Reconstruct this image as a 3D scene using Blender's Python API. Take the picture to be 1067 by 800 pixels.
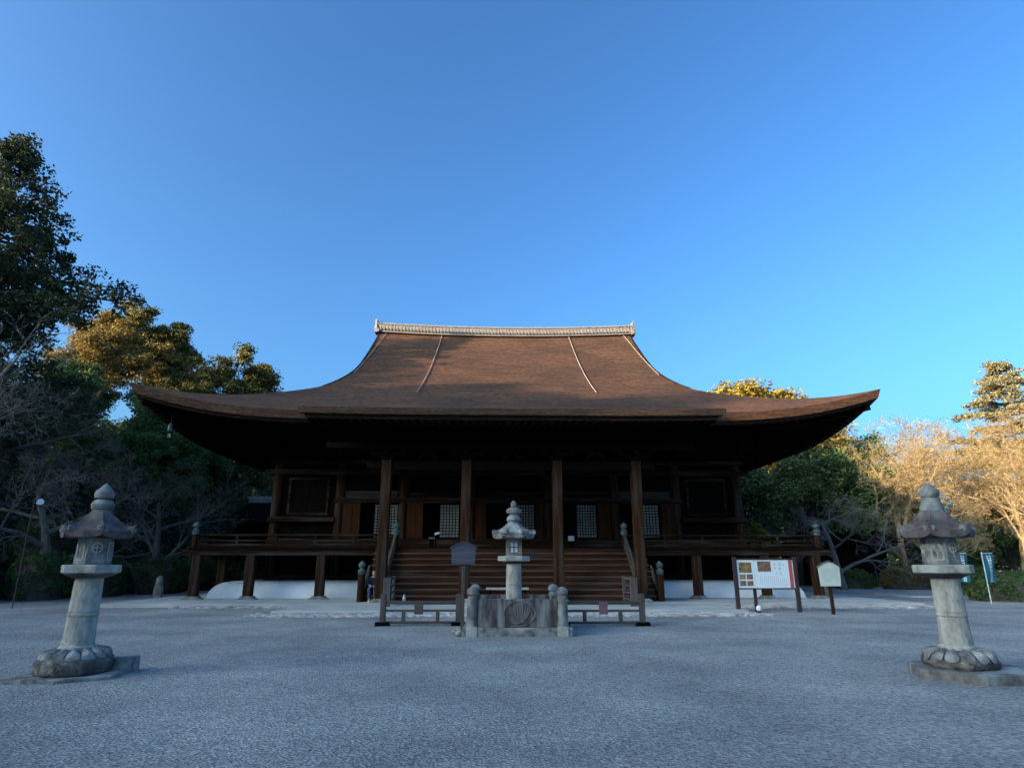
import bpy, math, random
import numpy as np
from mathutils import Vector, Matrix, Quaternion

R = math.radians
for o in list(bpy.data.objects):
    bpy.data.objects.remove(o)
scene = bpy.context.scene
col = scene.collection

# ------------------------------------------------------------------ camera
cam_d = bpy.data.cameras.new('camera')
cam_d.sensor_width = 36.0
cam_d.lens = 36.0 * 650.0 / 1067.0
cam_d.clip_start = 0.1
cam_d.clip_end = 3000
cam = bpy.data.objects.new('camera', cam_d)
col.objects.link(cam)
cam.location = (-0.77, 0.0, 1.6)
cam.rotation_euler = (R(90 + 16.13), 0, R(-1.63))
scene.camera = cam

# ------------------------------------------------------------------ light
SUN_EL = R(14.0)
SUN_DIR = Vector((-0.882, -0.471, 0)).normalized() * math.cos(SUN_EL) + Vector((0, 0, math.sin(SUN_EL)))
world = bpy.data.worlds.new('World')
scene.world = world
world.use_nodes = True
wn = world.node_tree
bg = wn.nodes['Background']
sky = wn.nodes.new('ShaderNodeTexSky')
sky.sky_type = 'NISHITA'
sky.sun_disc = False
sky.sun_elevation = SUN_EL
sky.sun_rotation = math.atan2(SUN_DIR.x, SUN_DIR.y)
sky.altitude = 0
sky.air_density = 1.0
sky.dust_density = 5.5
sky.ozone_density = 6.2
gam = wn.nodes.new('ShaderNodeGamma'); gam.inputs[1].default_value = 1.3
wb = wn.nodes.new('ShaderNodeMix'); wb.data_type = 'RGBA'; wb.blend_type = 'MULTIPLY'; wb.inputs[0].default_value = 1.0
wb.inputs[7].default_value = (1.08, 1.10, 0.90, 1)      # camera white balance
wn.links.new(sky.outputs[0], gam.inputs[0]); wn.links.new(gam.outputs[0], wb.inputs[6]); wn.links.new(wb.outputs[2], bg.inputs[0])
bg.inputs[1].default_value = 0.15
sun_d = bpy.data.lights.new('sun', 'SUN')
sun_d.energy = 4.6
sun_d.angle = R(0.5)
sun_d.color = (1.0, 0.72, 0.44)
sun = bpy.data.objects.new('sun', sun_d)
col.objects.link(sun)
sun.rotation_euler = SUN_DIR.to_track_quat('Z', 'Y').to_euler()
scene.view_settings.view_transform = 'Standard'
scene.view_settings.look = 'None'
scene.view_settings.gamma = 1.0
scene.view_settings.exposure = 1.42
scene.view_settings.use_curve_mapping = False

# ------------------------------------------------------------------ helpers
class MB:
    def __init__(s):
        s.v = []; s.f = []
    def add(s, vs, fs):
        b = len(s.v)
        s.v.extend([tuple(p) for p in vs])
        s.f.extend([tuple(i + b for i in f) for f in fs])
        return s
    def box(s, x0, x1, y0, y1, z0, z1):
        return s.add([(x0, y0, z0), (x1, y0, z0), (x1, y1, z0), (x0, y1, z0),
                      (x0, y0, z1), (x1, y0, z1), (x1, y1, z1), (x0, y1, z1)],
                     [(0, 3, 2, 1), (4, 5, 6, 7), (0, 1, 5, 4), (1, 2, 6, 5), (2, 3, 7, 6), (3, 0, 4, 7)])
    def beam(s, p0, p1, w, h):
        p0 = Vector(p0); p1 = Vector(p1); d = (p1 - p0).normalized()
        side = d.cross(Vector((0, 0, 1)))
        side = Vector((1, 0, 0)) if side.length < 1e-4 else side.normalized()
        up = side.cross(d).normalized()
        vs = []
        for p in (p0, p1):
            for a, b in ((-1, -1), (1, -1), (1, 1), (-1, 1)):
                vs.append(p + side * (a * w / 2) + up * (b * h / 2))
        return s.add(vs, [(0, 1, 2, 3), (7, 6, 5, 4), (0, 4, 5, 1), (1, 5, 6, 2), (2, 6, 7, 3), (3, 7, 4, 0)])
    def tube(s, pts, rads, n=8, cap=True):
        pts = [Vector(p) for p in pts]
        b = len(s.v)
        u = None
        for i, p in enumerate(pts):
            d = (pts[min(i + 1, len(pts) - 1)] - pts[max(i - 1, 0)])
            d = d.normalized() if d.length > 1e-9 else Vector((0, 0, 1))
            if u is None:
                u = d.orthogonal().normalized()
            else:
                u = (u - d * u.dot(d))
                u = u.normalized() if u.length > 1e-6 else d.orthogonal().normalized()
            w = d.cross(u)
            r = rads[i] if not isinstance(rads, (int, float)) else rads
            for k in range(n):
                a = 2 * math.pi * k / n
                q = p + u * (math.cos(a) * r) + w * (math.sin(a) * r)
                s.v.append((q.x, q.y, q.z))
        for i in range(len(pts) - 1):
            for k in range(n):
                k2 = (k + 1) % n
                s.f.append((b + i * n + k, b + i * n + k2, b + (i + 1) * n + k2, b + (i + 1) * n + k))
        if cap:
            s.f.append(tuple(b + k for k in range(n))[::-1])
            e = b + (len(pts) - 1) * n
            s.f.append(tuple(e + k for k in range(n)))
        return s
    def lathe(s, prof, c=(0, 0, 0), n=16, rot=0.0, sx=1.0, sy=1.0):
        b = len(s.v)
        for r, z in prof:
            for k in range(n):
                a = rot + 2 * math.pi * k / n
                s.v.append((c[0] + r * sx * math.cos(a), c[1] + r * sy * math.sin(a), c[2] + z))
        for i in range(len(prof) - 1):
            for k in range(n):
                k2 = (k + 1) % n
                s.f.append((b + i * n + k, b + i * n + k2, b + (i + 1) * n + k2, b + (i + 1) * n + k))
        s.f.append(tuple(b + k for k in range(n))[::-1])
        e = b + (len(prof) - 1) * n
        s.f.append(tuple(e + k for k in range(n)))
        return s
    def prism(s, poly, y0, y1):      # poly in (x, z), extruded along y
        n = len(poly)
        vs = [(p[0], y0, p[1]) for p in poly] + [(p[0], y1, p[1]) for p in poly]
        fs = [tuple(range(n)), tuple(range(2 * n - 1, n - 1, -1))]
        for k in range(n):
            k2 = (k + 1) % n
            fs.append((k, k + n, k2 + n, k2))
        return s.add(vs, fs)
    def slab(s, poly, z0, z1):       # poly in (x, y), extruded along z
        n = len(poly)
        vs = [(p[0], p[1], z0) for p in poly] + [(p[0], p[1], z1) for p in poly]
        fs = [tuple(range(n))[::-1], tuple(range(n, 2 * n))]
        for k in range(n):
            k2 = (k + 1) % n
            fs.append((k, k2, k2 + n, k + n))
        return s.add(vs, fs)
    def grid(s, fn, nu, nv):
        vs = [fn(i / nu, j / nv) for j in range(nv + 1) for i in range(nu + 1)]
        fs = [(j * (nu + 1) + i, j * (nu + 1) + i + 1, (j + 1) * (nu + 1) + i + 1, (j + 1) * (nu + 1) + i)
              for j in range(nv) for i in range(nu)]
        return s.add(vs, fs)
    def ball(s, c, r, n=10, sz=1.0, sx=1.0, sy=1.0):
        prof = []
        m = max(4, n // 2)
        for i in range(m + 1):
            a = -math.pi / 2 + math.pi * i / m
            prof.append((max(1e-3, r * math.cos(a)), r * sz * math.sin(a)))
        return s.lathe(prof, c, n, 0, sx, sy)
    def build(s, name, m, parent=None, origin=(0, 0, 0), smooth=False, bevel=0.0, loc=None, rot=None):
        me = bpy.data.meshes.new(name)
        ox, oy, oz = origin
        me.from_pydata([(x - ox, y - oy, z - oz) for x, y, z in s.v], [], s.f)
        me.materials.append(m)
        if smooth:
            me.polygons.foreach_set('use_smooth', [True] * len(me.polygons))
        me.update()
        o = bpy.data.objects.new(name, me)
        col.objects.link(o)
        if parent: o.parent = parent
        if loc is not None: o.location = loc
        if rot is not None: o.rotation_euler = rot
        if bevel:
            bm = o.modifiers.new('bevel', 'BEVEL'); bm.width = bevel; bm.segments = 2
            bm.limit_method = 'ANGLE'; bm.angle_limit = R(40)
        if smooth:
            me.set_sharp_from_angle(angle=R(38))
        return o

def tag(o, label=None, cat=None, group=None, kind=None):
    if label: o['label'] = label
    if cat: o['category'] = cat
    if group: o['group'] = group
    if kind: o['kind'] = kind
    return o

def empty(name, loc, label, cat, group=None, rz=0.0):
    o = bpy.data.objects.new(name, None)
    o.empty_display_size = 0.3
    col.objects.link(o)
    o.location = loc
    o.rotation_euler = (0, 0, rz)
    return tag(o, label, cat, group)

def kids(o):
    return [c for c in bpy.data.objects if c.parent == o]

def copy_tree(o, parent=None):
    c = o.copy(); col.objects.link(c); c.parent = parent
    for ch in kids(o): copy_tree(ch, c)
    return c

# ------------------------------------------------------------------ materials
def mat(name, c1, c2=None, scale=(1, 1, 1), nscale=4.0, rough=0.85, bump=0.3, bscale=None, c3=None, spec=0.3,
        detail=8.0, bdist=0.02, metal=0.0):
    m = bpy.data.materials.new(name)
    m.use_nodes = True
    nt = m.node_tree; N = nt.nodes; L = nt.links
    b = N['Principled BSDF']
    b.inputs['Roughness'].default_value = rough
    b.inputs['Specular IOR Level'].default_value = spec
    b.inputs['Metallic'].default_value = metal
    c2 = c2 or tuple(x * 0.7 for x in c1)
    tc = N.new('ShaderNodeTexCoord'); mp = N.new('ShaderNodeMapping')
    mp.inputs['Scale'].default_value = scale
    L.new(tc.outputs['Object'], mp.inputs[0])
    nz = N.new('ShaderNodeTexNoise'); nz.inputs['Scale'].default_value = nscale
    nz.inputs['Detail'].default_value = detail; nz.inputs['Roughness'].default_value = 0.62
    L.new(mp.outputs[0], nz.inputs[0])
    cr = N.new('ShaderNodeValToRGB')
    cr.color_ramp.elements[0].position = 0.34; cr.color_ramp.elements[0].color = (*c2, 1)
    cr.color_ramp.elements[1].position = 0.66; cr.color_ramp.elements[1].color = (*c1, 1)
    L.new(nz.outputs[0], cr.inputs[0])
    out = cr.outputs[0]
    if c3:
        n2 = N.new('ShaderNodeTexNoise'); n2.inputs['Scale'].default_value = nscale * 0.35
        n2.inputs['Detail'].default_value = 5
        L.new(mp.outputs[0], n2.inputs[0])
        r2 = N.new('ShaderNodeValToRGB'); r2.color_ramp.elements[0].position = 0.48
        r2.color_ramp.elements[1].position = 0.66
        L.new(n2.outputs[0], r2.inputs[0])
        mx = N.new('ShaderNodeMix'); mx.data_type = 'RGBA'
        L.new(r2.outputs[0], mx.inputs[0]); L.new(out, mx.inputs[6]); mx.inputs[7].default_value = (*c3, 1)
        out = mx.outputs[2]
    L.new(out, b.inputs['Base Color'])
    if bump:
        n3 = N.new('ShaderNodeTexNoise'); n3.inputs['Scale'].default_value = bscale or nscale * 4
        n3.inputs['Detail'].default_value = 6
        L.new(mp.outputs[0], n3.inputs[0])
        bp = N.new('ShaderNodeBump'); bp.inputs['Strength'].default_value = bump
        bp.inputs['Distance'].default_value = bdist
        L.new(n3.outputs[0], bp.inputs['Height']); L.new(bp.outputs[0], b.inputs['Normal'])
    return m

M = {}
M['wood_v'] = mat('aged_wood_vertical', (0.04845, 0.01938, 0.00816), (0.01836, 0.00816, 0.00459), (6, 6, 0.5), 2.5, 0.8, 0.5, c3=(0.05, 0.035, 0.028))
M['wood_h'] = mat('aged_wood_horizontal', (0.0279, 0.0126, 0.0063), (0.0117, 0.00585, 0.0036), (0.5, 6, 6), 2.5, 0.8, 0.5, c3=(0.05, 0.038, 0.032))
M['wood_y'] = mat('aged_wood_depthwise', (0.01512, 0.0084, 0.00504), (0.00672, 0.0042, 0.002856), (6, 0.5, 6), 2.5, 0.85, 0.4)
M['wood_dark'] = mat('shade_dark_old_boards', (0.00612, 0.003468, 0.002244), (0.002856, 0.001734, 0.001224), (5, 5, 0.5), 2.2, 0.85, 0.4)  # dark boards, with eave and canopy shade put into the colour
M['wood_grey'] = mat('weathered_grey_wood', (0.125, 0.108, 0.095), (0.06, 0.052, 0.047), (0.6, 6, 6), 2.5, 0.85, 0.5, c3=(0.08, 0.065, 0.055))
M['wood_grey_v'] = mat('weathered_grey_post_wood', (0.125, 0.108, 0.095), (0.06, 0.052, 0.047), (6, 6, 0.6), 2.5, 0.85, 0.5)
M['stair_wood'] = mat('worn_stair_wood', (0.05824, 0.02016, 0.009856), (0.02464, 0.00896, 0.004928), (0.45, 7, 7), 2.0, 0.7, 0.4, c3=(0.065, 0.042, 0.032))
M['tread_wood'] = mat('pale_worn_tread_edge', (0.1615, 0.0935, 0.0595), (0.085, 0.04675, 0.02975), (0.5, 6, 6), 2.0, 0.7, 0.3)
M['door_wood'] = mat('brown_door_leaf_wood', (0.0616, 0.0231, 0.00847), (0.02887, 0.01155, 0.005005), (6, 6, 0.4), 2.4, 0.75, 0.4)
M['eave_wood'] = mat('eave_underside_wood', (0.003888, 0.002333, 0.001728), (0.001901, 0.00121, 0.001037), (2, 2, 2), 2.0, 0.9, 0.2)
M['fascia'] = mat('pale_eave_fascia', (0.05355, 0.0315, 0.02205), (0.02835, 0.01733, 0.0126), (0.3, 4, 8), 2.0, 0.85, 0.3)
M['paper'] = mat('door_paper', (0.36, 0.34, 0.31), (0.24, 0.23, 0.21), (1, 1, 1), 3.0, 0.9, 0.0)
M['patina'] = mat('green_bronze_patina', (0.1125, 0.165, 0.1425), (0.045, 0.075, 0.0675), (1, 1, 1), 9, 0.6, 0.2)
M['plaster'] = mat('white_plaster', (0.80, 0.80, 0.80), (0.68, 0.69, 0.70), (1, 1, 1), 1.6, 0.9, 0.2, bscale=14, c3=(0.62, 0.61, 0.58))
M['paving'] = mat('pale_concrete_paving', (0.451, 0.4428, 0.41), (0.3444, 0.3362, 0.3116), (1, 1, 1), 1.1, 0.92, 0.4, bscale=30, c3=(0.52, 0.49, 0.44))
M['tile'] = mat('silver_grey_roof_tile', (0.2592, 0.2376, 0.216), (0.1728, 0.1584, 0.144), (1, 1, 1), 3.0, 0.7, 0.2)
M['cable'] = mat('pale_copper_cable', (0.42, 0.34, 0.27), (0.3, 0.25, 0.2), (1, 1, 1), 4, 0.6, 0.0)
M['stone_light'] = mat('pale_granite', (0.50, 0.46, 0.38), (0.22, 0.20, 0.165), (1, 1, 0.55), 6.5, 0.92, 0.8, bscale=45, c3=(0.36, 0.345, 0.30), bdist=0.02)
M['stone_dark'] = mat('mossy_dark_granite', (0.13, 0.10, 0.095), (0.045, 0.035, 0.035), (1, 1, 1), 5.5, 0.92, 0.7, bscale=40, c3=(0.20, 0.175, 0.155), bdist=0.015)
M['stone_lichen'] = mat('lichen_covered_granite', (0.27, 0.265, 0.245), (0.07, 0.062, 0.06), (1, 1, 1), 7, 0.92, 0.8, bscale=35, c3=(0.36, 0.35, 0.31), bdist=0.02)
M['stone_mid'] = mat('grey_weathered_granite', (0.221, 0.1997, 0.1742), (0.085, 0.0765, 0.068), (1, 1, 1), 6, 0.92, 0.7, bscale=40, c3=(0.30, 0.31, 0.29), bdist=0.015)
M['stone_blotch'] = mat('blotched_dark_granite', (0.30, 0.27, 0.22), (0.04, 0.033, 0.033), (1, 1, 1), 9, 0.92, 1.0, bscale=30, c3=(0.07, 0.06, 0.058), bdist=0.03)
M['stone_streak'] = mat('rain_streaked_dark_stone', (0.119, 0.1015, 0.0945), (0.0315, 0.0266, 0.028), (7, 7, 1.2), 2.2, 0.92, 0.5, c3=(0.24, 0.23, 0.21))
M['cobble'] = mat('rough_cobbles', (0.55, 0.50, 0.45), (0.26, 0.24, 0.22), (1, 1, 1), 2.0, 0.95, 0.5)
M['board_white'] = mat('white_sign_enamel', (0.74, 0.78, 0.78), (0.70, 0.74, 0.74), (1, 1, 1), 1.0, 0.5, 0)
M['board_cream'] = mat('cream_sign_board', (0.62, 0.62, 0.50), (0.54, 0.54, 0.43), (1, 1, 1), 3.0, 0.7, 0)
M['red_band'] = mat('red_printed_band', (0.52, 0.10, 0.07), (0.42, 0.08, 0.06), (1, 1, 1), 3.0, 0.6, 0)
M['frame_brown'] = mat('dark_brown_sign_frame', (0.055, 0.03, 0.03), (0.035, 0.02, 0.02), (5, 5, 1), 2.0, 0.6, 0.2)
M['ink'] = mat('ink', (0.18, 0.24, 0.30), (0.14, 0.2, 0.26), (1, 1, 1), 2.0, 0.7, 0)
M['ink_soft'] = mat('faded_ink', (0.42, 0.46, 0.46), (0.38, 0.42, 0.42), (1, 1, 1), 2.0, 0.7, 0)
M['photo_gold'] = mat('gold_and_black_photo_print', (0.42, 0.25, 0.10), (0.03, 0.02, 0.015), (1.2, 1, 4), 3.2, 0.5, 0)
M['photo_red'] = mat('red_photo_print', (0.40, 0.15, 0.09), (0.07, 0.03, 0.02), (1, 1, 1), 14, 0.5, 0, c3=(0.16, 0.16, 0.08))
M['teal_cloth'] = mat('teal_banner_cloth', (0.012, 0.132, 0.162), (0.009, 0.102, 0.132), (1, 1, 1), 4, 0.8, 0.2)
M['white_paint'] = mat('white_paint', (0.78, 0.78, 0.78), (0.7, 0.7, 0.7), (1, 1, 1), 3, 0.5, 0)
M['skin'] = mat('skin', (0.50, 0.32, 0.24), (0.45, 0.28, 0.2), (1, 1, 1), 5, 0.6, 0)
M['navy'] = mat('navy_cloth', (0.03, 0.035, 0.06), (0.02, 0.022, 0.04), (1, 1, 1), 9, 0.9, 0.2)
M['jeans'] = mat('dark_blue_jeans', (0.06, 0.09, 0.15), (0.035, 0.05, 0.09), (1, 1, 1), 9, 0.9, 0.2)
M['hair'] = mat('black_hair', (0.02, 0.017, 0.015), (0.012, 0.01, 0.01), (8, 8, 1), 6, 0.6, 0.3)
M['plank_pale'] = mat('pale_plank', (0.46, 0.40, 0.36), (0.33, 0.28, 0.25), (0.6, 6, 6), 2, 0.8, 0.2)
M['plaque_red'] = mat('faded_red_plaque', (0.30, 0.13, 0.14), (0.18, 0.09, 0.10), (1, 1, 1), 12, 0.8, 0)
M['bark_grey'] = mat('grey_bark', (0.19, 0.17, 0.15), (0.09, 0.08, 0.07), (3, 3, 0.8), 3, 0.95, 0.5)
M['bark_dark'] = mat('dark_bark', (0.10, 0.08, 0.065), (0.045, 0.035, 0.03), (3, 3, 0.8), 3, 0.95, 0.5)
M['bark_tan'] = mat('tan_bark', (0.40, 0.29, 0.16), (0.22, 0.155, 0.08), (3, 3, 0.8), 3, 0.95, 0.4)
for k_ in ('wood_v', 'wood_h', 'wood_y', 'wood_dark', 'stair_wood', 'tread_wood', 'door_wood', 'eave_wood', 'fascia', 'wood_grey', 'wood_grey_v'):
    M[k_].node_tree.nodes['Principled BSDF'].inputs['Specular IOR Level'].default_value = 0.06
M['hill_soil'] = mat('leaf_littered_soil', (0.035, 0.03, 0.018), (0.012, 0.014, 0.008), (1, 1, 1), 0.8, 1.0, 0.8, bdist=0.3)

# cypress-bark roof: fine horizontal courses, weather patches
def bark_roof():
    m = bpy.data.materials.new('cypress_bark_roofing'); m.use_nodes = True
    nt = m.node_tree; N = nt.nodes; L = nt.links; b = N['Principled BSDF']
    b.inputs['Roughness'].default_value = 0.95; b.inputs['Specular IOR Level'].default_value = 0.12
    tc = N.new('ShaderNodeTexCoord')
    mp = N.new('ShaderNodeMapping'); mp.inputs['Scale'].default_value = (2.2, 2.2, 9.0)
    L.new(tc.outputs['Object'], mp.inputs[0])
    n1 = N.new('ShaderNodeTexNoise'); n1.inputs['Scale'].default_value = 1.5; n1.inputs['Detail'].default_value = 10
    n1.inputs['Roughness'].default_value = 0.7
    L.new(mp.outputs[0], n1.inputs[0])
    cr = N.new('ShaderNodeValToRGB')
    cr.color_ramp.elements[0].position = 0.32; cr.color_ramp.elements[0].color = (0.036, 0.020, 0.0145, 1)
    cr.color_ramp.elements[1].position = 0.70; cr.color_ramp.elements[1].color = (0.15, 0.087, 0.056, 1)
    L.new(n1.outputs[0], cr.inputs[0])
    n2 = N.new('ShaderNodeTexNoise'); n2.inputs['Scale'].default_value = 0.28; n2.inputs['Detail'].default_value = 6
    L.new(tc.outputs['Object'], n2.inputs[0])
    r2 = N.new('ShaderNodeValToRGB'); r2.color_ramp.elements[0].position = 0.35; r2.color_ramp.elements[1].position = 0.7
    r2.color_ramp.elements[0].color = (0.72, 0.74, 0.78, 1); r2.color_ramp.elements[1].color = (1.15, 1.05, 0.98, 1)
    L.new(n2.outputs[0], r2.inputs[0])
    mx = N.new('ShaderNodeMix'); mx.data_type = 'RGBA'; mx.blend_type = 'MULTIPLY'; mx.inputs[0].default_value = 1
    L.new(cr.outputs[0], mx.inputs[6]); L.new(r2.outputs[0], mx.inputs[7])
    mp4 = N.new('ShaderNodeMapping'); mp4.inputs['Scale'].default_value = (0.5, 0.5, 26.0)
    L.new(tc.outputs['Object'], mp4.inputs[0])
    n4 = N.new('ShaderNodeTexNoise'); n4.inputs['Scale'].default_value = 1.0; n4.inputs['Detail'].default_value = 4
    L.new(mp4.outputs[0], n4.inputs[0])
    r4 = N.new('ShaderNodeValToRGB'); r4.color_ramp.elements[0].position = 0.38; r4.color_ramp.elements[1].position = 0.62
    r4.color_ramp.elements[0].color = (0.70, 0.69, 0.69, 1); r4.color_ramp.elements[1].color = (1.2, 1.2, 1.2, 1)
    L.new(n4.outputs[0], r4.inputs[0])
    mx4 = N.new('ShaderNodeMix'); mx4.data_type = 'RGBA'; mx4.blend_type = 'MULTIPLY'; mx4.inputs[0].default_value = 1
    L.new(mx.outputs[2], mx4.inputs[6]); L.new(r4.outputs[0], mx4.inputs[7])
    L.new(mx4.outputs[2], b.inputs['Base Color'])
    mp2 = N.new('ShaderNodeMapping'); mp2.inputs['Scale'].default_value = (1.5, 1.5, 22.0)
    L.new(tc.outputs['Object'], mp2.inputs[0])
    n3 = N.new('ShaderNodeTexNoise'); n3.inputs['Scale'].default_value = 1.6; n3.inputs['Detail'].default_value = 6
    L.new(mp2.outputs[0], n3.inputs[0])
    bp = N.new('ShaderNodeBump'); bp.inputs['Strength'].default_value = 0.6; bp.inputs['Distance'].default_value = 0.08
    L.new(n3.outputs[0], bp.inputs['Height']); L.new(bp.outputs[0], b.inputs['Normal'])
    return m
M['bark_roof'] = bark_roof()

def gravel():
    m = bpy.data.materials.new('grey_gravel'); m.use_nodes = True
    nt = m.node_tree; N = nt.nodes; L = nt.links; b = N['Principled BSDF']
    b.inputs['Roughness'].default_value = 0.95; b.inputs['Specular IOR Level'].default_value = 0.15
    tc = N.new('ShaderNodeTexCoord')
    vo = N.new('ShaderNodeTexVoronoi'); vo.inputs['Scale'].default_value = 30
    L.new(tc.outputs['Object'], vo.inputs[0])
    n0 = N.new('ShaderNodeTexNoise'); n0.inputs['Scale'].default_value = 16; n0.inputs['Detail'].default_value = 9
    n0.inputs['Roughness'].default_value = 0.75
    L.new(tc.outputs['Object'], n0.inputs[0])
    n1 = N.new('ShaderNodeTexNoise'); n1.inputs['Scale'].default_value = 0.35; n1.inputs['Detail'].default_value = 7
    n1.inputs['Roughness'].default_value = 0.6
    L.new(tc.outputs['Object'], n1.inputs[0])
    hs = N.new('ShaderNodeSeparateColor'); L.new(vo.outputs['Color'], hs.inputs[0])
    c1 = N.new('ShaderNodeValToRGB')
    c1.color_ramp.elements[0].position = 0.0; c1.color_ramp.elements[0].color = (0.24, 0.23, 0.21, 1)
    c1.color_ramp.elements[1].position = 1.0; c1.color_ramp.elements[1].color = (0.50, 0.48, 0.445, 1)
    L.new(hs.outputs[0], c1.inputs[0])
    c2 = N.new('ShaderNodeValToRGB')
    c2.color_ramp.elements[0].position = 0.3; c2.color_ramp.elements[0].color = (0.62, 0.62, 0.63, 1)
    c2.color_ramp.elements[1].position = 0.7; c2.color_ramp.elements[1].color = (1.34, 1.33, 1.32, 1)
    L.new(n0.outputs[0], c2.inputs[0])
    c3 = N.new('ShaderNodeValToRGB')
    c3.color_ramp.elements[0].position = 0.36; c3.color_ramp.elements[0].color = (0.70, 0.71, 0.73, 1)
    c3.color_ramp.elements[1].position = 0.66; c3.color_ramp.elements[1].color = (1.22, 1.21, 1.19, 1)
    L.new(n1.outputs[0], c3.inputs[0])
    m1 = N.new('ShaderNodeMix'); m1.data_type = 'RGBA'; m1.blend_type = 'MULTIPLY'; m1.inputs[0].default_value = 1
    L.new(c1.outputs[0], m1.inputs[6]); L.new(c2.outputs[0], m1.inputs[7])
    m2 = N.new('ShaderNodeMix'); m2.data_type = 'RGBA'; m2.blend_type = 'MULTIPLY'; m2.inputs[0].default_value = 1
    L.new(m1.outputs[2], m2.inputs[6]); L.new(c3.outputs[0], m2.inputs[7])
    L.new(m2.outputs[2], b.inputs['Base Color'])
    bp = N.new('ShaderNodeBump'); bp.inputs['Strength'].default_value = 1.0; bp.inputs['Distance'].default_value = 0.035
    ad = N.new('ShaderNodeMath'); ad.operation = 'ADD'
    L.new(vo.outputs['Distance'], ad.inputs[0]); L.new(n0.outputs[0], ad.inputs[1])
    L.new(ad.outputs[0], bp.inputs['Height']); L.new(bp.outputs[0], b.inputs['Normal'])
    return m
M['gravel'] = gravel()

def leaf_mat(name, dark, light, trans=0.25):
    m = bpy.data.materials.new(name); m.use_nodes = True
    nt = m.node_tree; N = nt.nodes; L = nt.links; b = N['Principled BSDF']
    b.inputs['Roughness'].default_value = 0.75; b.inputs['Specular IOR Level'].default_value = 0.15
    at = N.new('ShaderNodeAttribute'); at.attribute_name = 'tint'
    cr = N.new('ShaderNodeValToRGB')
    cr.color_ramp.elements[0].color = (*dark, 1); cr.color_ramp.elements[1].color = (*light, 1)
    L.new(at.outputs['Fac'], cr.inputs[0]); L.new(cr.outputs[0], b.inputs['Base Color'])
    tr = N.new('ShaderNodeBsdfTranslucent'); L.new(cr.outputs[0], tr.inputs[0])
    mx = N.new('ShaderNodeMixShader'); mx.inputs[0].default_value = trans
    L.new(b.outputs[0], mx.inputs[1]); L.new(tr.outputs[0], mx.inputs[2])
    L.new(mx.outputs[0], N['Material Output'].inputs[0])
    return m
M['leaf_dark'] = leaf_mat('dark_evergreen_leaves', (0.036, 0.064, 0.024), (0.11, 0.15, 0.056))
M['leaf_fir'] = leaf_mat('deep_green_needles', (0.0224, 0.0352, 0.0192), (0.072, 0.088, 0.04))
M['leaf_olive'] = leaf_mat('olive_evergreen_leaves', (0.05, 0.055, 0.018), (0.24, 0.20, 0.055))
#(0.04725, 0.06075, 0.0189), (0.189, 0.162, 0.04725))
M['leaf_brown'] = leaf_mat('brownish_olive_leaves', (0.10, 0.08, 0.025), (0.34, 0.24, 0.07))
#(0.081, 0.0675, 0.027), (0.27, 0.189, 0.0675))
M['leaf_yellow'] = leaf_mat('yellow_green_leaves', (0.16, 0.13, 0.025), (0.42, 0.30, 0.05))
M['leaf_dry'] = leaf_mat('dry_tan_leaves', (0.20, 0.14, 0.045), (0.46, 0.34, 0.12))
M['leaf_green'] = leaf_mat('mid_green_leaves', (0.0576, 0.1056, 0.0384), (0.144, 0.2112, 0.0672))
M['leaf_hedge'] = leaf_mat('clipped_hedge_leaves', (0.052, 0.0936, 0.0312), (0.1352, 0.1872, 0.0624))
M['leaf_sun_toned'] = leaf_mat('sun_toned_pine_needles', (0.13, 0.1235, 0.065), (0.312, 0.26, 0.13))  # warm sunlight on the conifer is put into this needle colour


# ------------------------------------------------------------------ ground and terrain
g = MB()
g.add([(-1200, -600, 0), (1200, -600, 0), (1200, 1500, 0), (-1200, 1500, 0)], [(0, 1, 2, 3)])
tag(g.build('ground', M['gravel']), 'grey gravel courtyard in front of the hall', kind='structure')

def vnoise(x, y, s):
    return (math.sin(x * 1.3 / s + 1.7 * math.sin(y * 0.9 / s)) + math.sin(y * 1.1 / s + 2.1 * math.sin(x * 0.7 / s + 1))) * 0.5

def hill_h(x, y):
    d = (x + 23.5) * -0.913 + (y - 31) * 0.408
    if d <= 0: return -0.6 + max(d, -3) * 0.1
    # fades out behind the hall
    fx = min(1.0, max(0.0, (2 - x) / 20.0))
    h = (20 * (1 - math.exp(-(d / 22.0))) + 0.6 * vnoise(x, y, 5) * min(1, d / 6)) * fx
    h *= min(1.0, 0.35 + d / 10.0)
    return h - 0.25
g = MB()
g.grid(lambda u, v: ((-170 + 175 * u), (10 + 180 * v), hill_h(-170 + 175 * u, 10 + 180 * v)), 90, 90)
tag(g.build('hillside', M['hill_soil'], smooth=True), 'steep dark wooded hillside left of the hall', kind='structure')

# wooded ridge on the sun side, beyond the left edge of the photo: it shades the whole courtyard
SH = Vector((-0.882, -0.471)); TH = Vector((-0.471, 0.882))
rng = random.Random(5)
g = MB()
def ridge_pt(u, v):
    t = -130 + 330 * u; w = 60 + 110 * v
    p = SH * w + TH * t
    prof = math.exp(-((w - 112) / 24.0) ** 2)
    return (p.x, p.y, (39.5 + (3.0 if t < 10 else 0.0)) * prof - 1.0 + 1.0 * vnoise(p.x, p.y, 8) * prof)
g.grid(ridge_pt, 90, 24)
tag(g.build('far_hill', M['hill_soil'], smooth=True), 'wooded ridge on the sunny side of the courtyard', kind='structure')

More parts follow.
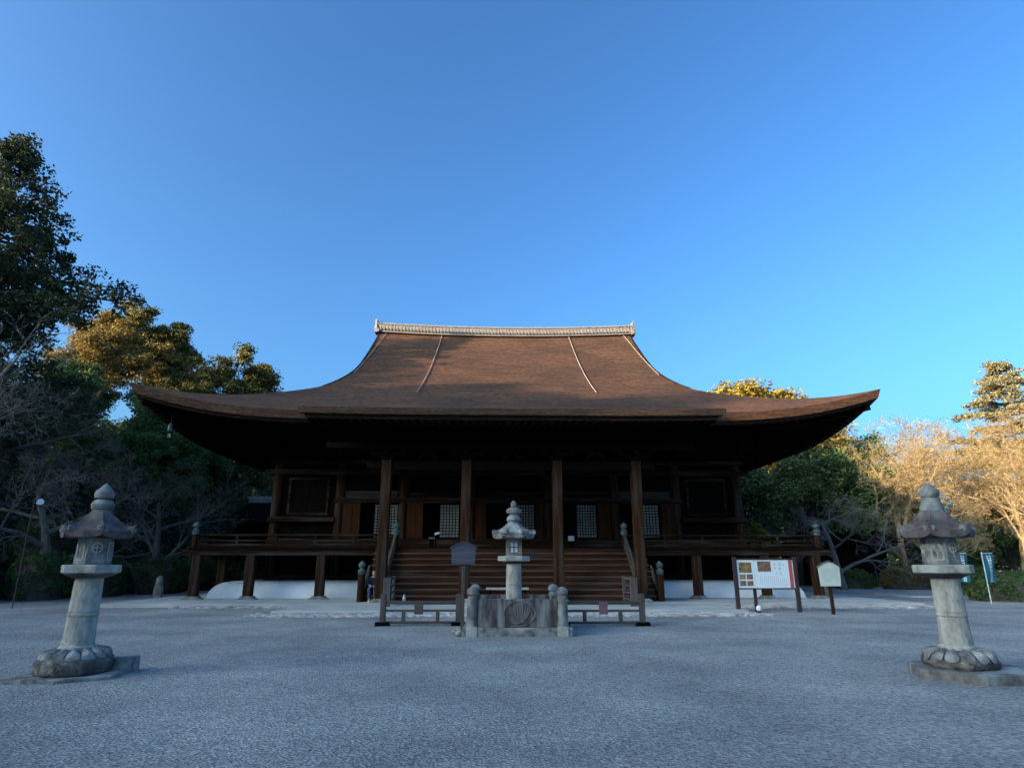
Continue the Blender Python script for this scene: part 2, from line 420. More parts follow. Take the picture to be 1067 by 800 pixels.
terr = MB()
terr.slab([(-16.3, 26.1), (16.6, 26.1), (16.6, 62.5), (-16.3, 62.5)], -0.2, 0.12)
tag(terr.build('terrace', M['paving'], bevel=0.02), 'pale paved terrace under the hall', kind='structure')
terr = MB()
terr.slab([(-8.2, 22.4), (8.0, 22.4), (8.0, 26.094), (-8.2, 26.094)], -0.2, 0.105)
tag(terr.build('forecourt_paving', M['paving'], bevel=0.02), 'pale paving strip before the stairs', kind='structure')
# rough cobbles edging the paving
rng = random.Random(11)
cb = MB()
def stone(mb, x, y, r, h):
    n = rng.choice((5, 6, 7)); a0 = rng.random() * 6.28
    vs = []
    for zz, k in ((-0.05, 1.0), (h * 0.6, 1.0), (h, 0.65)):
        for i in range(n):
            a = a0 + i * 6.283 / n
            rr = r * k * rng.uniform(0.8, 1.15)
            vs.append((x + rr * math.cos(a) * 1.25, y + rr * math.sin(a), zz * rng.uniform(0.85, 1.1)))
    fs = [tuple(range(2 * n, 3 * n))]
    for L_ in range(2):
        for i in range(n):
            j = (i + 1) % n
            fs.append((L_ * n + i, L_ * n + j, (L_ + 1) * n + j, (L_ + 1) * n + i))
    mb.add(vs, fs)
for (x0, x1, y0, y1, n) in ((-8.6, 8.3, 21.1, 22.35, 1100), (8.1, 16.6, 24.8, 26.0, 520), (-13.0, -8.3, 25.5, 26.0, 170)):
    for i in range(n):
        stone(cb, rng.uniform(x0, x1), rng.uniform(y0, y1), rng.uniform(0.06, 0.14), rng.uniform(0.02, 0.07))
tag(cb.build('cobble_edging', M['cobble']), 'rough cobbles packed along the edge of the paving', 'cobbles', kind='stuff')
# loose stones on the gravel
cb = MB()
for i in range(3200):
    y = 4.2 + 18 * rng.random() ** 1.5; x = rng.uniform(-1, 1) * (1.2 + y * 0.9)
    r = rng.uniform(0.006, 0.014)
    stone(cb, x, y, r, r * 0.9)
M['pebble'] = mat('dull_pebbles', (0.34, 0.33, 0.31), (0.18, 0.175, 0.165), (1, 1, 1), 3.0, 0.95, 0.3)
tag(cb.build('loose_gravel', M['pebble']), 'small loose stones strewn over the gravel', 'gravel', kind='stuff')

# ------------------------------------------------------------------ the hall
CYH = 44.2                       # centre of the hall
hall = empty('temple_hall', (0, CYH, 0), 'large dark wooden temple hall with sweeping cypress-bark roof and wide front stairs', 'temple hall')
O = (0, CYH, 0)
def part(mb, name, m, parent=hall, **k):
    return mb.build(name, m, parent, origin=O, **k)

HW = 17.0
def P(s): return 8.20 + 0.36 * s + 0.0131 * s * s
def lift(a, s): return 1.18 * max(0.0, (abs(a) - 8.6) / 8.4) ** 2.3 * max(0.0, 1 - s / 9.0)
def ztop(a, s):
    z = P(s) + lift(a, s)
    z += 0.28 * (a / 9.6) ** 2 * max(0, (s - 7) / 10.0) ** 1.3 if s > 7 else 0
    return z
GX = 9.45
def gx(s): return HW - s if s <= 6.4 else GX + 1.15 * (max(0.0, 11.4 - s) / 5.0) ** 2
def roof_face(side):             # 0 front, 1 right, 2 back, 3 left -> function (a, s) -> world xy
    def f(a, s):
        d = HW - s
        return ((a, CYH - d), (d, CYH + a), (-a, CYH + d), (-d, CYH - a))[side]
    return f
rb = MB()
ss_full = [17.0 * (i / 60) for i in range(61)]
for side in (0, 2):
    f = roof_face(side)
    vs = []; nu = 96
    for s in ss_full:
        w = gx(s)
        for i in range(nu + 1):
            a = -w + 2 * w * i / nu
            x, y = f(a, s); vs.append((x, y, ztop(a, s)))
    fs = [(j * (nu + 1) + i, j * (nu + 1) + i + 1, (j + 1) * (nu + 1) + i + 1, (j + 1) * (nu + 1) + i) for j in range(60) for i in range(nu)]
    rb.add(vs, fs)
for side in (1, 3):
    f = roof_face(side)
    vs = []; nu = 96; nj = 24
    for j in range(nj + 1):
        s = 8.1 * j / nj; w = HW - s
        for i in range(nu + 1):
            a = -w + 2 * w * i / nu
            x, y = f(a, s); vs.append((x, y, P(s) + lift(a, s)))
    fs = [(j * (nu + 1) + i, j * (nu + 1) + i + 1, (j + 1) * (nu + 1) + i + 1, (j + 1) * (nu + 1) + i) for j in range(nj) for i in range(nu)]
    rb.add(vs, fs)
# thick bark edge: vertical face then underside strip
TH_B = 0.36
for side in range(4):
    f = roof_face(side); nu = 120
    rings = []
    for (s, dz) in ((0, 0), (0.10, -TH_B), (0.55, -TH_B + 0.02)):
        row = []
        for i in range(nu + 1):
            w = HW - s
            a = -w + 2 * w * i / nu
            x, y = f(a, s); row.append((x, y, 8.20 + 0.36 * (s if dz == 0 else 0) + lift(a, 0) + dz))
        rings.append(row)
    for q in range(2):
        rb.add(rings[q] + rings[q + 1], [(i, i + nu + 1, i + nu + 2, i + 1) for i in range(nu)])
roof = part(rb, 'roof', M['bark_roof'], smooth=True)
# pale board below the bark edge
fb = MB()
for side in range(4):
    f = roof_face(side); nu = 120
    rings = []
    for (s, dz) in ((0.28, -TH_B + 0.01), (0.30, -TH_B - 0.12), (0.62, -TH_B - 0.12)):
        row = []
        for i in range(nu + 1):
            w = HW - s; a = -w + 2 * w * i / nu
            x, y = f(a, s); row.append((x, y, 8.20 + lift(a, 0) + dz))
        rings.append(row)
    for q in range(2):
        fb.add(rings[q] + rings[q + 1], [(i, i + nu + 1, i + nu + 2, i + 1) for i in range(nu)])
part(fb, 'eave_fascia', M['fascia'], roof)
# underside boards and rafters
def zund(a, s): return 8.20 - TH_B - 0.10 + 0.17 * s + lift(a, s * 0.8)
eb = MB(); rf = MB()
for side in range(4):
    f = roof_face(side)
    def fn(u, v, f=f):
        s = 0.5 + 4.9 * v; w = HW - s; a = -w + 2 * w * u
        x, y = f(a, s); return (x, y, zund(a, s))
    eb.grid(fn, 80, 6)
    n = 46
    for k in range(-n, n + 1):
        a = k * 0.36
        for (s0, s1, dz, w) in ((0.42, 2.7, -0.07, 0.11), (2.3, 5.35, -0.24, 0.13)):
            s1b = min(s1, HW - abs(a) - 0.05)
            if s1b - s0 < 0.15: continue
            x0, y0 = f(a, s0); x1, y1 = f(a, s1b)
            rf.beam((x0, y0, zund(a, s0) + dz), (x1, y1, zund(a, s1b) + dz), w, 0.13)
    # purlin between the two rafter tiers and outer purlin over the brackets
    for (s, dz) in ((2.5, -0.16), (3.6, -0.40)):
        pts = []
        w = HW - s
        for i in range(33):
            a = -w + 2 * w * i / 32; x, y = f(a, s); pts.append((x, y, zund(a, s) + dz))
        for i in range(32): rf.beam(pts[i], pts[i + 1], 0.16, 0.2)
for sx in (-1, 1):                # hip rafters
    for sy in (-1, 1):
        pts = [(sx * (HW - s), CYH + sy * (HW - s), zund(HW - s, s) - 0.16) for s in (0.4, 1.4, 2.4, 3.6, 5.2)]
        for i in range(4): rf.beam(pts[i], pts[i + 1], 0.26, 0.34)
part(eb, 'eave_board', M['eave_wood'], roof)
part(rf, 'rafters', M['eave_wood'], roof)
# gables
for sx in (-1, 1):
    gm = MB(); n = 24
    zs = [(-(HW - s), ztop(8.9, s) - 0.05) for s in [8.0 + 9.0 * i / n for i in range(n + 1)]]
    poly = zs + [(-d, z) for d, z in reversed(zs[:-1])]
    vs = [(sx * 8.9, CYH + d, z) for d, z in poly]
    gm.add(vs, [tuple(range(len(vs)))])
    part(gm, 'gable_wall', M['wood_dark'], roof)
    bb = MB()
    for sy in (-1, 1):
        pr = [(CYH + sy * (HW - s), ztop(gx(s), s), gx(s)) for s in [6.8 + 10.2 * i / n for i in range(n + 1)]]
        vs = []
        for y, z, gw in pr:
            for dx, dz in ((0.02, 0.02), (0.02, -0.62), (-0.12, -0.62), (-0.12, 0.02)):
                vs.append((sx * (gw + dx), y, z + dz))
        fs = []
        for i in range(n):
            for k in range(4):
                k2 = (k + 1) % 4
                fs.append((i * 4 + k, i * 4 + k2, (i + 1) * 4 + k2, (i + 1) * 4 + k))
        fs += [(0, 1, 2, 3), (n * 4, n * 4 + 1, n * 4 + 2, n * 4 + 3)]
        bb.add(vs, fs)
    part(bb, 'bargeboard', M['wood_h'], roof)
# tiled ridge
rt = MB(); nseg = 40
def zr(x): return ztop(min(abs(x), 9.9), 17.0)
for i in range(nseg):
    x0 = -9.6 + 19.2 * i / nseg; x1 = -9.6 + 19.2 * (i + 1) / nseg
    z0, z1 = zr(x0), zr(x1)
    for (hw, a, b) in ((0.42, -0.12, 0.12), (0.30, 0.12, 0.52), (0.36, 0.52, 0.58)):
        vs = []
        for x, z in ((x0, z0), (x1, z1)):
            vs += [(x, CYH - hw, z + a), (x, CYH + hw, z + a), (x, CYH + hw, z + b), (x, CYH - hw, z + b)]
        rt.add(vs, [(0, 4, 7, 3), (1, 2, 6, 5), (3, 7, 6, 2), (0, 1, 5, 4), (0, 3, 2, 1), (4, 5, 6, 7)])
ntile = 76
for i in range(ntile + 1):
    x = -9.55 + 19.1 * i / ntile; z = zr(x)
    for sy in (-1, 1):
        rt.tube([(x, CYH + sy * 0.30, z + 0.16), (x, CYH + sy * 0.52, z + 0.06)], 0.085, 7)
        rt.box(x - 0.025, x + 0.025, min(CYH + sy * 0.29, CYH + sy * 0.325), max(CYH + sy * 0.29, CYH + sy * 0.325), z + 0.2, z + 0.50)
for i in range(nseg):
    x0 = -9.6 + 19.2 * i / nseg; x1 = -9.6 + 19.2 * (i + 1) / nseg
    rt.tube([(x0, CYH, zr(x0) + 0.60), (x1, CYH, zr(x1) + 0.60)], 0.15, 9)
ridge = part(rt, 'ridge_tiles', M['tile'], roof)
for sx in (-1, 1):
    en = MB(); z = zr(9.8)
    poly = [(-0.42, -0.15), (0.42, -0.15), (0.46, 0.15), (0.36, 0.45), (0.34, 0.78), (0.16, 0.92), (-0.16, 0.92), (-0.34, 0.78), (-0.36, 0.45), (-0.46, 0.15)]
    vs = [(sx * 9.62, CYH + p, z + q) for p, q in poly] + [(sx * 9.78, CYH + p * 0.9, z + q) for p, q in poly]
    n = len(poly)
    en.add(vs, [tuple(range(n)), tuple(range(n, 2 * n))] + [(k, (k + 1) % n, (k + 1) % n + n, k + n) for k in range(n)])
    en.tube([(sx * 9.7, CYH, z + 0.85), (sx * 9.74, CYH, z + 1.0), (sx * 9.82, CYH, z + 1.1)], [0.06, 0.04, 0.02], 7)
    en.tube([(sx * 9.55, CYH - 0.55, z - 0.05), (sx * 9.55, CYH + 0.55, z - 0.05)], 0.16, 9)
    part(en, 'ridge_end_tile', M['tile'], roof)
# lightning cables lying on the bark
for x0, x1, s0 in ((-4.75, -4.95, 5.2), (4.75, 4.75, 5.4)):
    cbl = MB(); pts = []
    for i in range(25):
        s = 17 + (s0 - 17) * i / 24; x = x0 + (x1 - x0) * i / 24 + 0.0
        pts.append((x, CYH - (HW - s) - 0.03, ztop(x, s) + 0.06))
    cbl.tube(pts, 0.024, 6); part(cbl, 'lightning_cable', M['cable'], roof)
for sx in (-1, 1):
    cbl = MB(); pts = []
    for i in range(20):
        s = 17 - 7.6 * i / 19; pts.append((sx * (8.8 + 0.55 * (i / 19.0) ** 0.6), CYH - (HW - s) - 0.03, ztop(9.2, s) + 0.06))
    cbl.tube(pts, 0.02, 6); part(cbl, 'lightning_cable', M['cable'], roof)

# canopy roof over the stairs
def zc(x, d): return 7.66 + 0.20 * d + 0.0168 * d * d + 0.07 * (abs(x) / 8.67) ** 4
cm = MB(); nx, nd = 60, 12; CY0 = 24.5
def loft(mb, x_half, d0, d1, ztf, zbf):
    for fn, flip in ((ztf, 0), (zbf, 1)):
        mb.grid(lambda u, v, fn=fn: (-x_half + 2 * x_half * u, CY0 + d0 + (d1 - d0) * v, fn(-x_half + 2 * x_half * u, d0 + (d1 - d0) * v)), nx, nd)
    mb.grid(lambda u, v: (-x_half + 2 * x_half * u, CY0 + d0, ztf(-x_half + 2 * x_half * u, d0) * (1 - v) + zbf(-x_half + 2 * x_half * u, d0) * v), nx, 1)
    for sx in (-1, 1):
        mb.grid(lambda u, v: (sx * x_half, CY0 + d0 + (d1 - d0) * u, ztf(x_half, d0 + (d1 - d0) * u) * (1 - v) + zbf(x_half, d0 + (d1 - d0) * u) * v), nd, 1)
loft(cm, 8.67, 0.0, 4.75, zc, lambda x, d: zc(x, 0) - 0.27 + 0.12 * d)
canopy = part(cm, 'canopy_roof', M['bark_roof'], smooth=True)
cm = MB(); loft(cm, 8.40, 0.22, 3.2, lambda x, d: zc(x, 0) - 0.265 + 0.12 * d, lambda x, d: zc(x, 0) - 0.45 + 0.12 * d)
part(cm, 'canopy_fascia', M['fascia'], canopy)
cm = MB()
for k in range(-23, 24):
    x = k * 0.36
    cm.beam((x, CY0 + 0.35, zc(x, 0) - 0.47), (x, CY0 + 5.6, zc(x, 0) - 0.47 + 5.25 * 0.10), 0.11, 0.12)
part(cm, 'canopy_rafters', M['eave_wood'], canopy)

# body columns
BY = 32.4; BX = 11.8; BB = 56.0
XS = [-11.8, -8.6, -5.4, -1.95, 1.95, 5.4, 8.6, 11.8]
YS = [BY, 35.8, 39.1, 42.4, 46.0, 49.3, 52.7, BB]
ring = [(x, BY) for x in XS] + [(x, BB) for x in XS] + [(-BX, y) for y in YS[1:-1]] + [(BX, y) for y in YS[1:-1]]
cm = MB(); cm.lathe([(0.25, 0.84), (0.25, 6.55), (0.21, 6.68)], n=20)
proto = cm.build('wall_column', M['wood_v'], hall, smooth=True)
bm_ = MB()
bm_.box(-0.30, 0.30, -0.30, 0.30, 6.68, 6.90)
bm_.box(-0.62, 0.62, -0.12, 0.12, 6.90, 7.08); bm_.box(-0.12, 0.12, -0.95, 0.30, 6.903, 7.083)
for xx in (-0.55, 0, 0.55): bm_.box(xx - 0.14, xx + 0.14, -0.14, 0.14, 7.085, 7.24)
bm_.box(-0.14, 0.14, -0.98, -0.70, 7.086, 7.22)
bm_.box(-0.62, 0.62, -0.94, -0.74, 7.222, 7.38); bm_.box(-0.12, 0.12, -1.60, 0.2, 7.242, 7.40)
for xx in (-0.52, 0.52): bm_.box(xx - 0.13, xx + 0.13, -0.97, -0.71, 7.382, 7.52)
bm_.box(-0.13, 0.13, -1.66, -1.38, 7.403, 7.54); bm_.box(-0.6, 0.6, -1.61, -1.43, 7.542, 7.70)
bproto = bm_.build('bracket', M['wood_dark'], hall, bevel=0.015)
first = True
for (x, y) in ring:
    c = proto if first else proto.copy()
    b = bproto if first else bproto.copy()
    if not first: col.objects.link(c); col.objects.link(b)
    c.location = (x, y - CYH, 0); b.location = (x, y - CYH, 0)
    if y == BY: rz = 0
    elif y == BB: rz = math.pi
    elif x < 0: rz = -math.pi / 2
    else: rz = math.pi / 2
    b.rotation_euler = (0, 0, rz)
    first = False

# walls: side and back boards, upper wall all round, interior
w = MB()
w.box(-BX - 0.06, -BX + 0.06, BY + 0.2, BB, 0.9, 8.3); w.box(BX - 0.06, BX + 0.06, BY + 0.2, BB, 0.9, 8.3)
w.box(-BX + 0.06, BX - 0.06, BB - 0.06, BB + 0.06, 0.9, 8.3)
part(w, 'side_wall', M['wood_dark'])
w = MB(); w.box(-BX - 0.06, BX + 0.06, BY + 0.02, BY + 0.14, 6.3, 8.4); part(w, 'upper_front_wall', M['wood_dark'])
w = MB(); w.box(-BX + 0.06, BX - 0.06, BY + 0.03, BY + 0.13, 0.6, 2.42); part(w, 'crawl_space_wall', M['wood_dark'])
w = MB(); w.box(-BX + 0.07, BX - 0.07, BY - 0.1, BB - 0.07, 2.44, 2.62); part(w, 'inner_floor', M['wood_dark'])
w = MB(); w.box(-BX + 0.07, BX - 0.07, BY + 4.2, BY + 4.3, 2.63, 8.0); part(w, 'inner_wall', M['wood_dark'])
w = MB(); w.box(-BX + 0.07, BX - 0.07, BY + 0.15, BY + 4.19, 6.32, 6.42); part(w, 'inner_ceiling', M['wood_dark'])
# long beams on the front and the sides
def longbeam(z0, z1, x0, x1, out, name='tie_beam', m='wood_h'):
    w = MB(); w.box(x0, x1, BY - out, BY - out + 0.2, z0, z1)
    return part(w, name, M[m], bevel=0.015)
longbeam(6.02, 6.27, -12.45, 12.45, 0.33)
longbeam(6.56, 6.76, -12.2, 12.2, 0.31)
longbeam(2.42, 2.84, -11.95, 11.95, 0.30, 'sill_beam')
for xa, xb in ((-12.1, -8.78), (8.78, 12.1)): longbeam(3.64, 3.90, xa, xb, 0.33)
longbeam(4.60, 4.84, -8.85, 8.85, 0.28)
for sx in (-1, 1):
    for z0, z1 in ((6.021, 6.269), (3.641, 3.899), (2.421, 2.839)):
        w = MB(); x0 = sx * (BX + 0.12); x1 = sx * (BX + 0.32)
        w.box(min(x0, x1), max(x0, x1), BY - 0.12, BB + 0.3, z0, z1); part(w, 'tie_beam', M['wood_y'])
# foundation beam above the mound
w = MB(); w.box(-12.3, 12.3, BY - 0.35, BY - 0.1, 0.92, 1.14); part(w, 'ground_beam', M['wood_h'])
# front bays
def panel(x0, x1, z0, z1, y, m, name, boards=True):
    w = MB(); n = max(1, int((x1 - x0) / 0.32))
    if boards:
        for i in range(n):
            a = x0 + (x1 - x0) * i / n; b = x0 + (x1 - x0) * (i + 1) / n
            w.box(a + 0.008, b - 0.008, y - 0.01 * (i % 2), y + 0.05, z0, z1)
    else: w.box(x0, x1, y, y + 0.05, z0, z1)
    return part(w, name, M[m])
def frame(x0, x1, z0, z1, y, t, m, name):
    w = MB()
    w.box(x0, x0 + t, y - 0.06, y, z0, z1); w.box(x1 - t, x1, y - 0.06, y, z0, z1)
    w.box(x0 + t, x1 - t, y - 0.06, y, z0, z0 + t); w.box(x0 + t, x1 - t, y - 0.06, y, z1 - t, z1)
    return part(w, name, M[m])
for i in range(7):
    xa, xb = XS[i] + 0.22, XS[i + 1] - 0.22
    if i in (0, 6):
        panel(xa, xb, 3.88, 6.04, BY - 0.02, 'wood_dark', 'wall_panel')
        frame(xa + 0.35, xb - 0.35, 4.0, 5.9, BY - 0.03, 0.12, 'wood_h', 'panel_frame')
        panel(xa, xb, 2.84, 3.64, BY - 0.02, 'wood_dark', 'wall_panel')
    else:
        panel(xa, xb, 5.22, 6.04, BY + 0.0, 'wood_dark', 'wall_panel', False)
        # diamond-lattice transom
        t = MB(); z0, z1 = 4.85, 5.20
        t.box(xa, xb, BY - 0.07, BY - 0.01, z0, z0 + 0.04); t.box(xa, xb, BY - 0.07, BY - 0.01, z1 - 0.04, z1)
        k = xa
        while k < xb - 0.28:
            t.beam((k, BY - 0.045, z0 + 0.03), (k + 0.27, BY - 0.045, z1 - 0.03), 0.03, 0.035)
            t.beam((k + 0.27, BY - 0.065, z0 + 0.03), (k, BY - 0.065, z1 - 0.03), 0.03, 0.035)
            k += 0.13
        part(t, 'transom', M['wood_grey'] if i in (1, 5) else M['wood_h'])
# lattice doors: (x centre, width)
def lattice_door(xc, wdt):
    y = BY - 0.10; z0, z1 = 2.86, 4.58
    xa, xb = xc - wdt / 2, xc + wdt / 2
    m = MB(); t = 0.06
    m.box(xa, xa + t, y, y + 0.06, z0, z1); m.box(xb - t, xb, y, y + 0.06, z0, z1)
    m.box(xa + t, xb - t, y, y + 0.06, z0, z0 + t); m.box(xa + t, xb - t, y, y + 0.06, z1 - t, z1)
    nx_ = max(3, round((wdt - 2 * t) / 0.145)); nz_ = 11
    for i in range(1, nx_):
        x = xa + t + (wdt - 2 * t) * i / nx_; m.box(x - 0.018, x + 0.018, y + 0.012, y + 0.035, z0 + t, z1 - t)
    for j in range(1, nz_):
        z = z0 + t + (z1 - z0 - 2 * t) * j / nz_; m.box(xa + t, xb - t, y + 0.006, y + 0.030, z - 0.018, z + 0.018)
    d = part(m, 'lattice_door', M['wood_dark'])
    p = MB(); p.box(xa + t, xb - t, y + 0.038, y + 0.05, z0 + t, z1 - t); part(p, 'paper_backing', M['paper'], d)
lattice_door(-6.23, 1.25); lattice_door(-3.02, 1.05); lattice_door(0.85, 0.95); lattice_door(3.95, 1.08); lattice_door(7.18, 1.05)
def leaf(x0, x1, y, z1=4.6, rot=0):
    m = MB(); m.box(x0, x1, y, y + 0.07, 2.86, z1)
    m.box(x0, x1, y - 0.03, y - 0.001, 2.9, 3.02); m.box(x0, x1, y - 0.03, y - 0.001, z1 - 0.14, z1 - 0.02)
    m.box((x0 + x1) / 2 - 0.05, (x0 + x1) / 2 + 0.05, y - 0.031, y - 0.002, 3.02, z1 - 0.14)
    part(m, 'door_leaf', M['door_wood'], bevel=0.01)
for a, b in ((-8.38, -7.5), (-5.15, -4.35), (-1.7, -1.15), (1.35, 1.72), (4.5, 5.15), (7.75, 8.38)):
    leaf(a, b, BY - 0.24)
# dark boards closing the leftover widths beside the lattice doors (doorways stay open)
for a, b in ((-5.62, -5.6), (5.62, 6.0)):
    panel(a, b, 2.86, 4.6, BY - 0.05, 'wood_dark', 'jamb_board', False)

# plaster mound
pm = MB(); n = 14
prof = [(-2.05, 0.10), (-2.0, 0.34), (-1.90, 0.54), (-1.76, 0.69), (-1.58, 0.79), (-1.34, 0.845), (-1.05, 0.86), (0.4, 0.88)]
def moundpt(u, v):
    k = v * (len(prof) - 1); i = min(int(k), len(prof) - 2); fr = k - i
    off = prof[i][0] * (1 - fr) + prof[i + 1][0] * fr; z = prof[i][1] * (1 - fr) + prof[i + 1][1] * fr
    return off, z
for side in range(4):
    def fn(u, v, side=side):
        off, z = moundpt(u, v); h = BX - off
        a = -h + 2 * h * u
        return ((a, CYH - h, z), (h, CYH + a, z), (-a, CYH + h, z), (-h, CYH - a, z))[side]
    pm.grid(fn, 30, 24)
part(pm, 'plaster_mound', M['plaster'], smooth=True)

# veranda
VY = 29.6; VX = 14.35; VB = 58.8
vf = MB()
def planks(x0, x1, y0, y1, along):
    n = int(((x1 - x0) if along == 'y' else (y1 - y0)) / 0.3)
    for i in range(n):
        if along == 'y':
            a = x0 + (x1 - x0) * i / n; vf.box(a + 0.004, a + (x1 - x0) / n - 0.004, y0, y1, 2.28, 2.36)
        else:
            a = y0 + (y1 - y0) * i / n; vf.box(x0, x1, a + 0.004, a + (y1 - y0) / n - 0.004, 2.28, 2.36)
planks(-VX - 0.15, VX + 0.15, VY - 0.2, BY - 0.34, 'y')
planks(-VX - 0.15, -BX - 0.34, BY - 0.335, VB, 'x'); planks(BX + 0.34, VX + 0.15, BY - 0.335, VB, 'x')
planks(-VX - 0.15, VX + 0.15, VB + 0.004, VB + 0.3, 'x')
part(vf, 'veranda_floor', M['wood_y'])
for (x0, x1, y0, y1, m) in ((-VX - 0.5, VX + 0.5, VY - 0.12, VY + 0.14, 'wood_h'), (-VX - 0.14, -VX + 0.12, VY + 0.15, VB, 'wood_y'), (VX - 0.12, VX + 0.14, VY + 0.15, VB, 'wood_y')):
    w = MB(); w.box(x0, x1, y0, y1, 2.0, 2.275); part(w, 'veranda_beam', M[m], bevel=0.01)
VP = [(x, VY) for x in (-14.1, -11.7, -8.55, 8.55, 11.7, 14.1)] + [(sx * 14.1, y) for sx in (-1, 1) for y in YS]
w = MB(); w.box(-0.19, 0.19, -0.19, 0.19, 0.20, 2.0); vp0 = w.build('veranda_post', M['wood_v'], hall, bevel=0.03)
w = MB(); w.lathe([(0.50, 0.0), (0.48, 0.08), (0.34, 0.14), (0.33, 0.198)], n=10, c=(0, 0, 0.06)); bs0 = w.build('base_stone', M['stone_mid'], vp0, smooth=True)
for i, (x, y) in enumerate(VP):
    c = vp0
    if i:
        c = vp0.copy(); col.objects.link(c); b = bs0.copy(); col.objects.link(b); b.parent = c
    c.location = (x, y - CYH, 0.0)
# railings
def rail_run(p0, p1, name='veranda_railing'):
    m = MB(); p0 = Vector(p0); p1 = Vector(p1); L_ = (p1 - p0).length; d = (p1 - p0).normalized()
    m.beam(p0 + Vector((0, 0, 0.10)), p1 + Vector((0, 0, 0.10)), 0.13, 0.12)
    m.beam(p0 + Vector((0, 0, 0.29)), p1 + Vector((0, 0, 0.29)), 0.09, 0.07)
    m.tube([p0 - d * 0.25 + Vector((0, 0, 0.53)), p1 + d * 0.1 + Vector((0, 0, 0.53))], 0.055, 8)
    n = max(2, int(L_ / 1.6))
    for i in range(n + 1):
        q = p0 + d * (L_ * i / n)
        m.box(q.x - 0.055, q.x + 0.055, q.y - 0.055, q.y + 0.055, 2.37, 2.86)
    return part(m, name, M['wood_h'] if abs(d.x) > 0.5 else M['wood_y'], bevel=0.008)
FY = VY - 0.02
rail_run((-14.2, FY, 2.36), (-5.4, FY, 2.36)); rail_run((14.2, FY, 2.36), (5.4, FY, 2.36))
rail_run((-14.36, FY + 0.1, 2.362), (-14.36, VB, 2.362)); rail_run((14.36, FY + 0.1, 2.362), (14.36, VB, 2.362))
def giboshi(z):
    return [(0.145, z), (0.15, z + 0.03), (0.15, z + 0.14), (0.165, z + 0.16), (0.165, z + 0.20), (0.10, z + 0.23), (0.085, z + 0.27),
            (0.12, z + 0.31), (0.155, z + 0.37), (0.15, z + 0.44), (0.10, z + 0.50), (0.035, z + 0.55), (0.01, z + 0.585)]
def newel(x, y, z0, z1, r=0.15):
    m = MB(); m.lathe([(r * 1.05, z0), (r, z0 + 0.1), (r, z1)], c=(x, y, 0), n=16)
    p = part(m, 'newel_post', M['wood_v'], smooth=True)
    k = MB(); k.lathe(giboshi(z1 - 0.10), c=(x, y, 0), n=18); part(k, 'finial', M['patina'], p, smooth=True)
for sx in (-1, 1):
    newel(sx * 14.32, VY - 0.05, 2.37, 3.02, 0.13)
    newel(sx * 5.25, VY - 0.08, 2.37, 3.02, 0.13)
    newel(sx * 6.28, 27.45, 0.11, 1.28, 0.15)
    # sloping stair rail
    m = MB()
    for dz, h, wd in ((0.52, 0.09, 0.10), (0.28, 0.07, 0.07), (0.07, 0.11, 0.11)):
        m.beam((sx * 5.25, VY - 0.2, 2.36 + dz), (sx * 5.40, 27.52, 0.42 + dz), wd, h)
    for t in (0.15, 0.5, 0.85):
        yy = VY - 0.2 + (27.52 - VY + 0.2) * t; zz = 2.36 + (0.42 - 2.36) * t; xx = sx * (5.25 + 0.15 * t)
        m.box(xx - 0.045, xx + 0.045, yy - 0.045, yy + 0.045, zz - 0.02, zz + 0.5)
    part(m, 'stair_railing', M['wood_grey'])
    m = MB()
    for dz in (0.60, 0.36):
        m.beam((sx * 6.2, 27.5, 0.1 + dz), (sx * 6.15, 28.4, 0.95 + dz), 0.07, 0.08)
    part(m, 'outer_stair_rail', M['wood_grey'])
# stairs
st = MB(); tr = MB(); NS = 9; y0s, z0s = 27.56, 0.105; run = (VY - 0.13 - y0s) / NS; rise = (2.36 - z0s) / NS
for i in range(NS):
    ya = y0s + run * i; zt = z0s + rise * (i + 1)
    if i < NS - 0: st.box(-6.1, 6.1, ya + 0.03, ya + 0.07, zt - rise + 0.001, zt - 0.065)
    if i < NS - 1:
        st.box(-6.1, 6.1, ya + 0.071, ya + run + 0.03, zt - rise, zt - 0.066) if i == 0 else None
        tr.box(-6.12, 6.12, ya - 0.01, ya + run + 0.02, zt - 0.06, zt)
stairs = part(st, 'stairs', M['stair_wood'])
part(tr, 'stair_treads', M['tread_wood'], stairs, bevel=0.012)
for sx in (-1, 1):
    m = MB(); xa = sx * 6.16
    vs = [(xa, 27.5, 0.11), (xa, 27.5, 0.42), (xa, VY - 0.15, 2.26), (xa, VY - 0.15, 1.8), (xa, 27.95, 0.11)]
    vs += [(xa - sx * 0.03, b, c) for a, b, c in vs]
    m.add(vs, [(0, 1, 2, 3, 4), (9, 8, 7, 6, 5), (0, 5, 6, 1), (1, 6, 7, 2), (2, 7, 8, 3), (3, 8, 9, 4), (4, 9, 5, 0)])
    part(m, 'stair_stringer', M['wood_dark'], stairs)
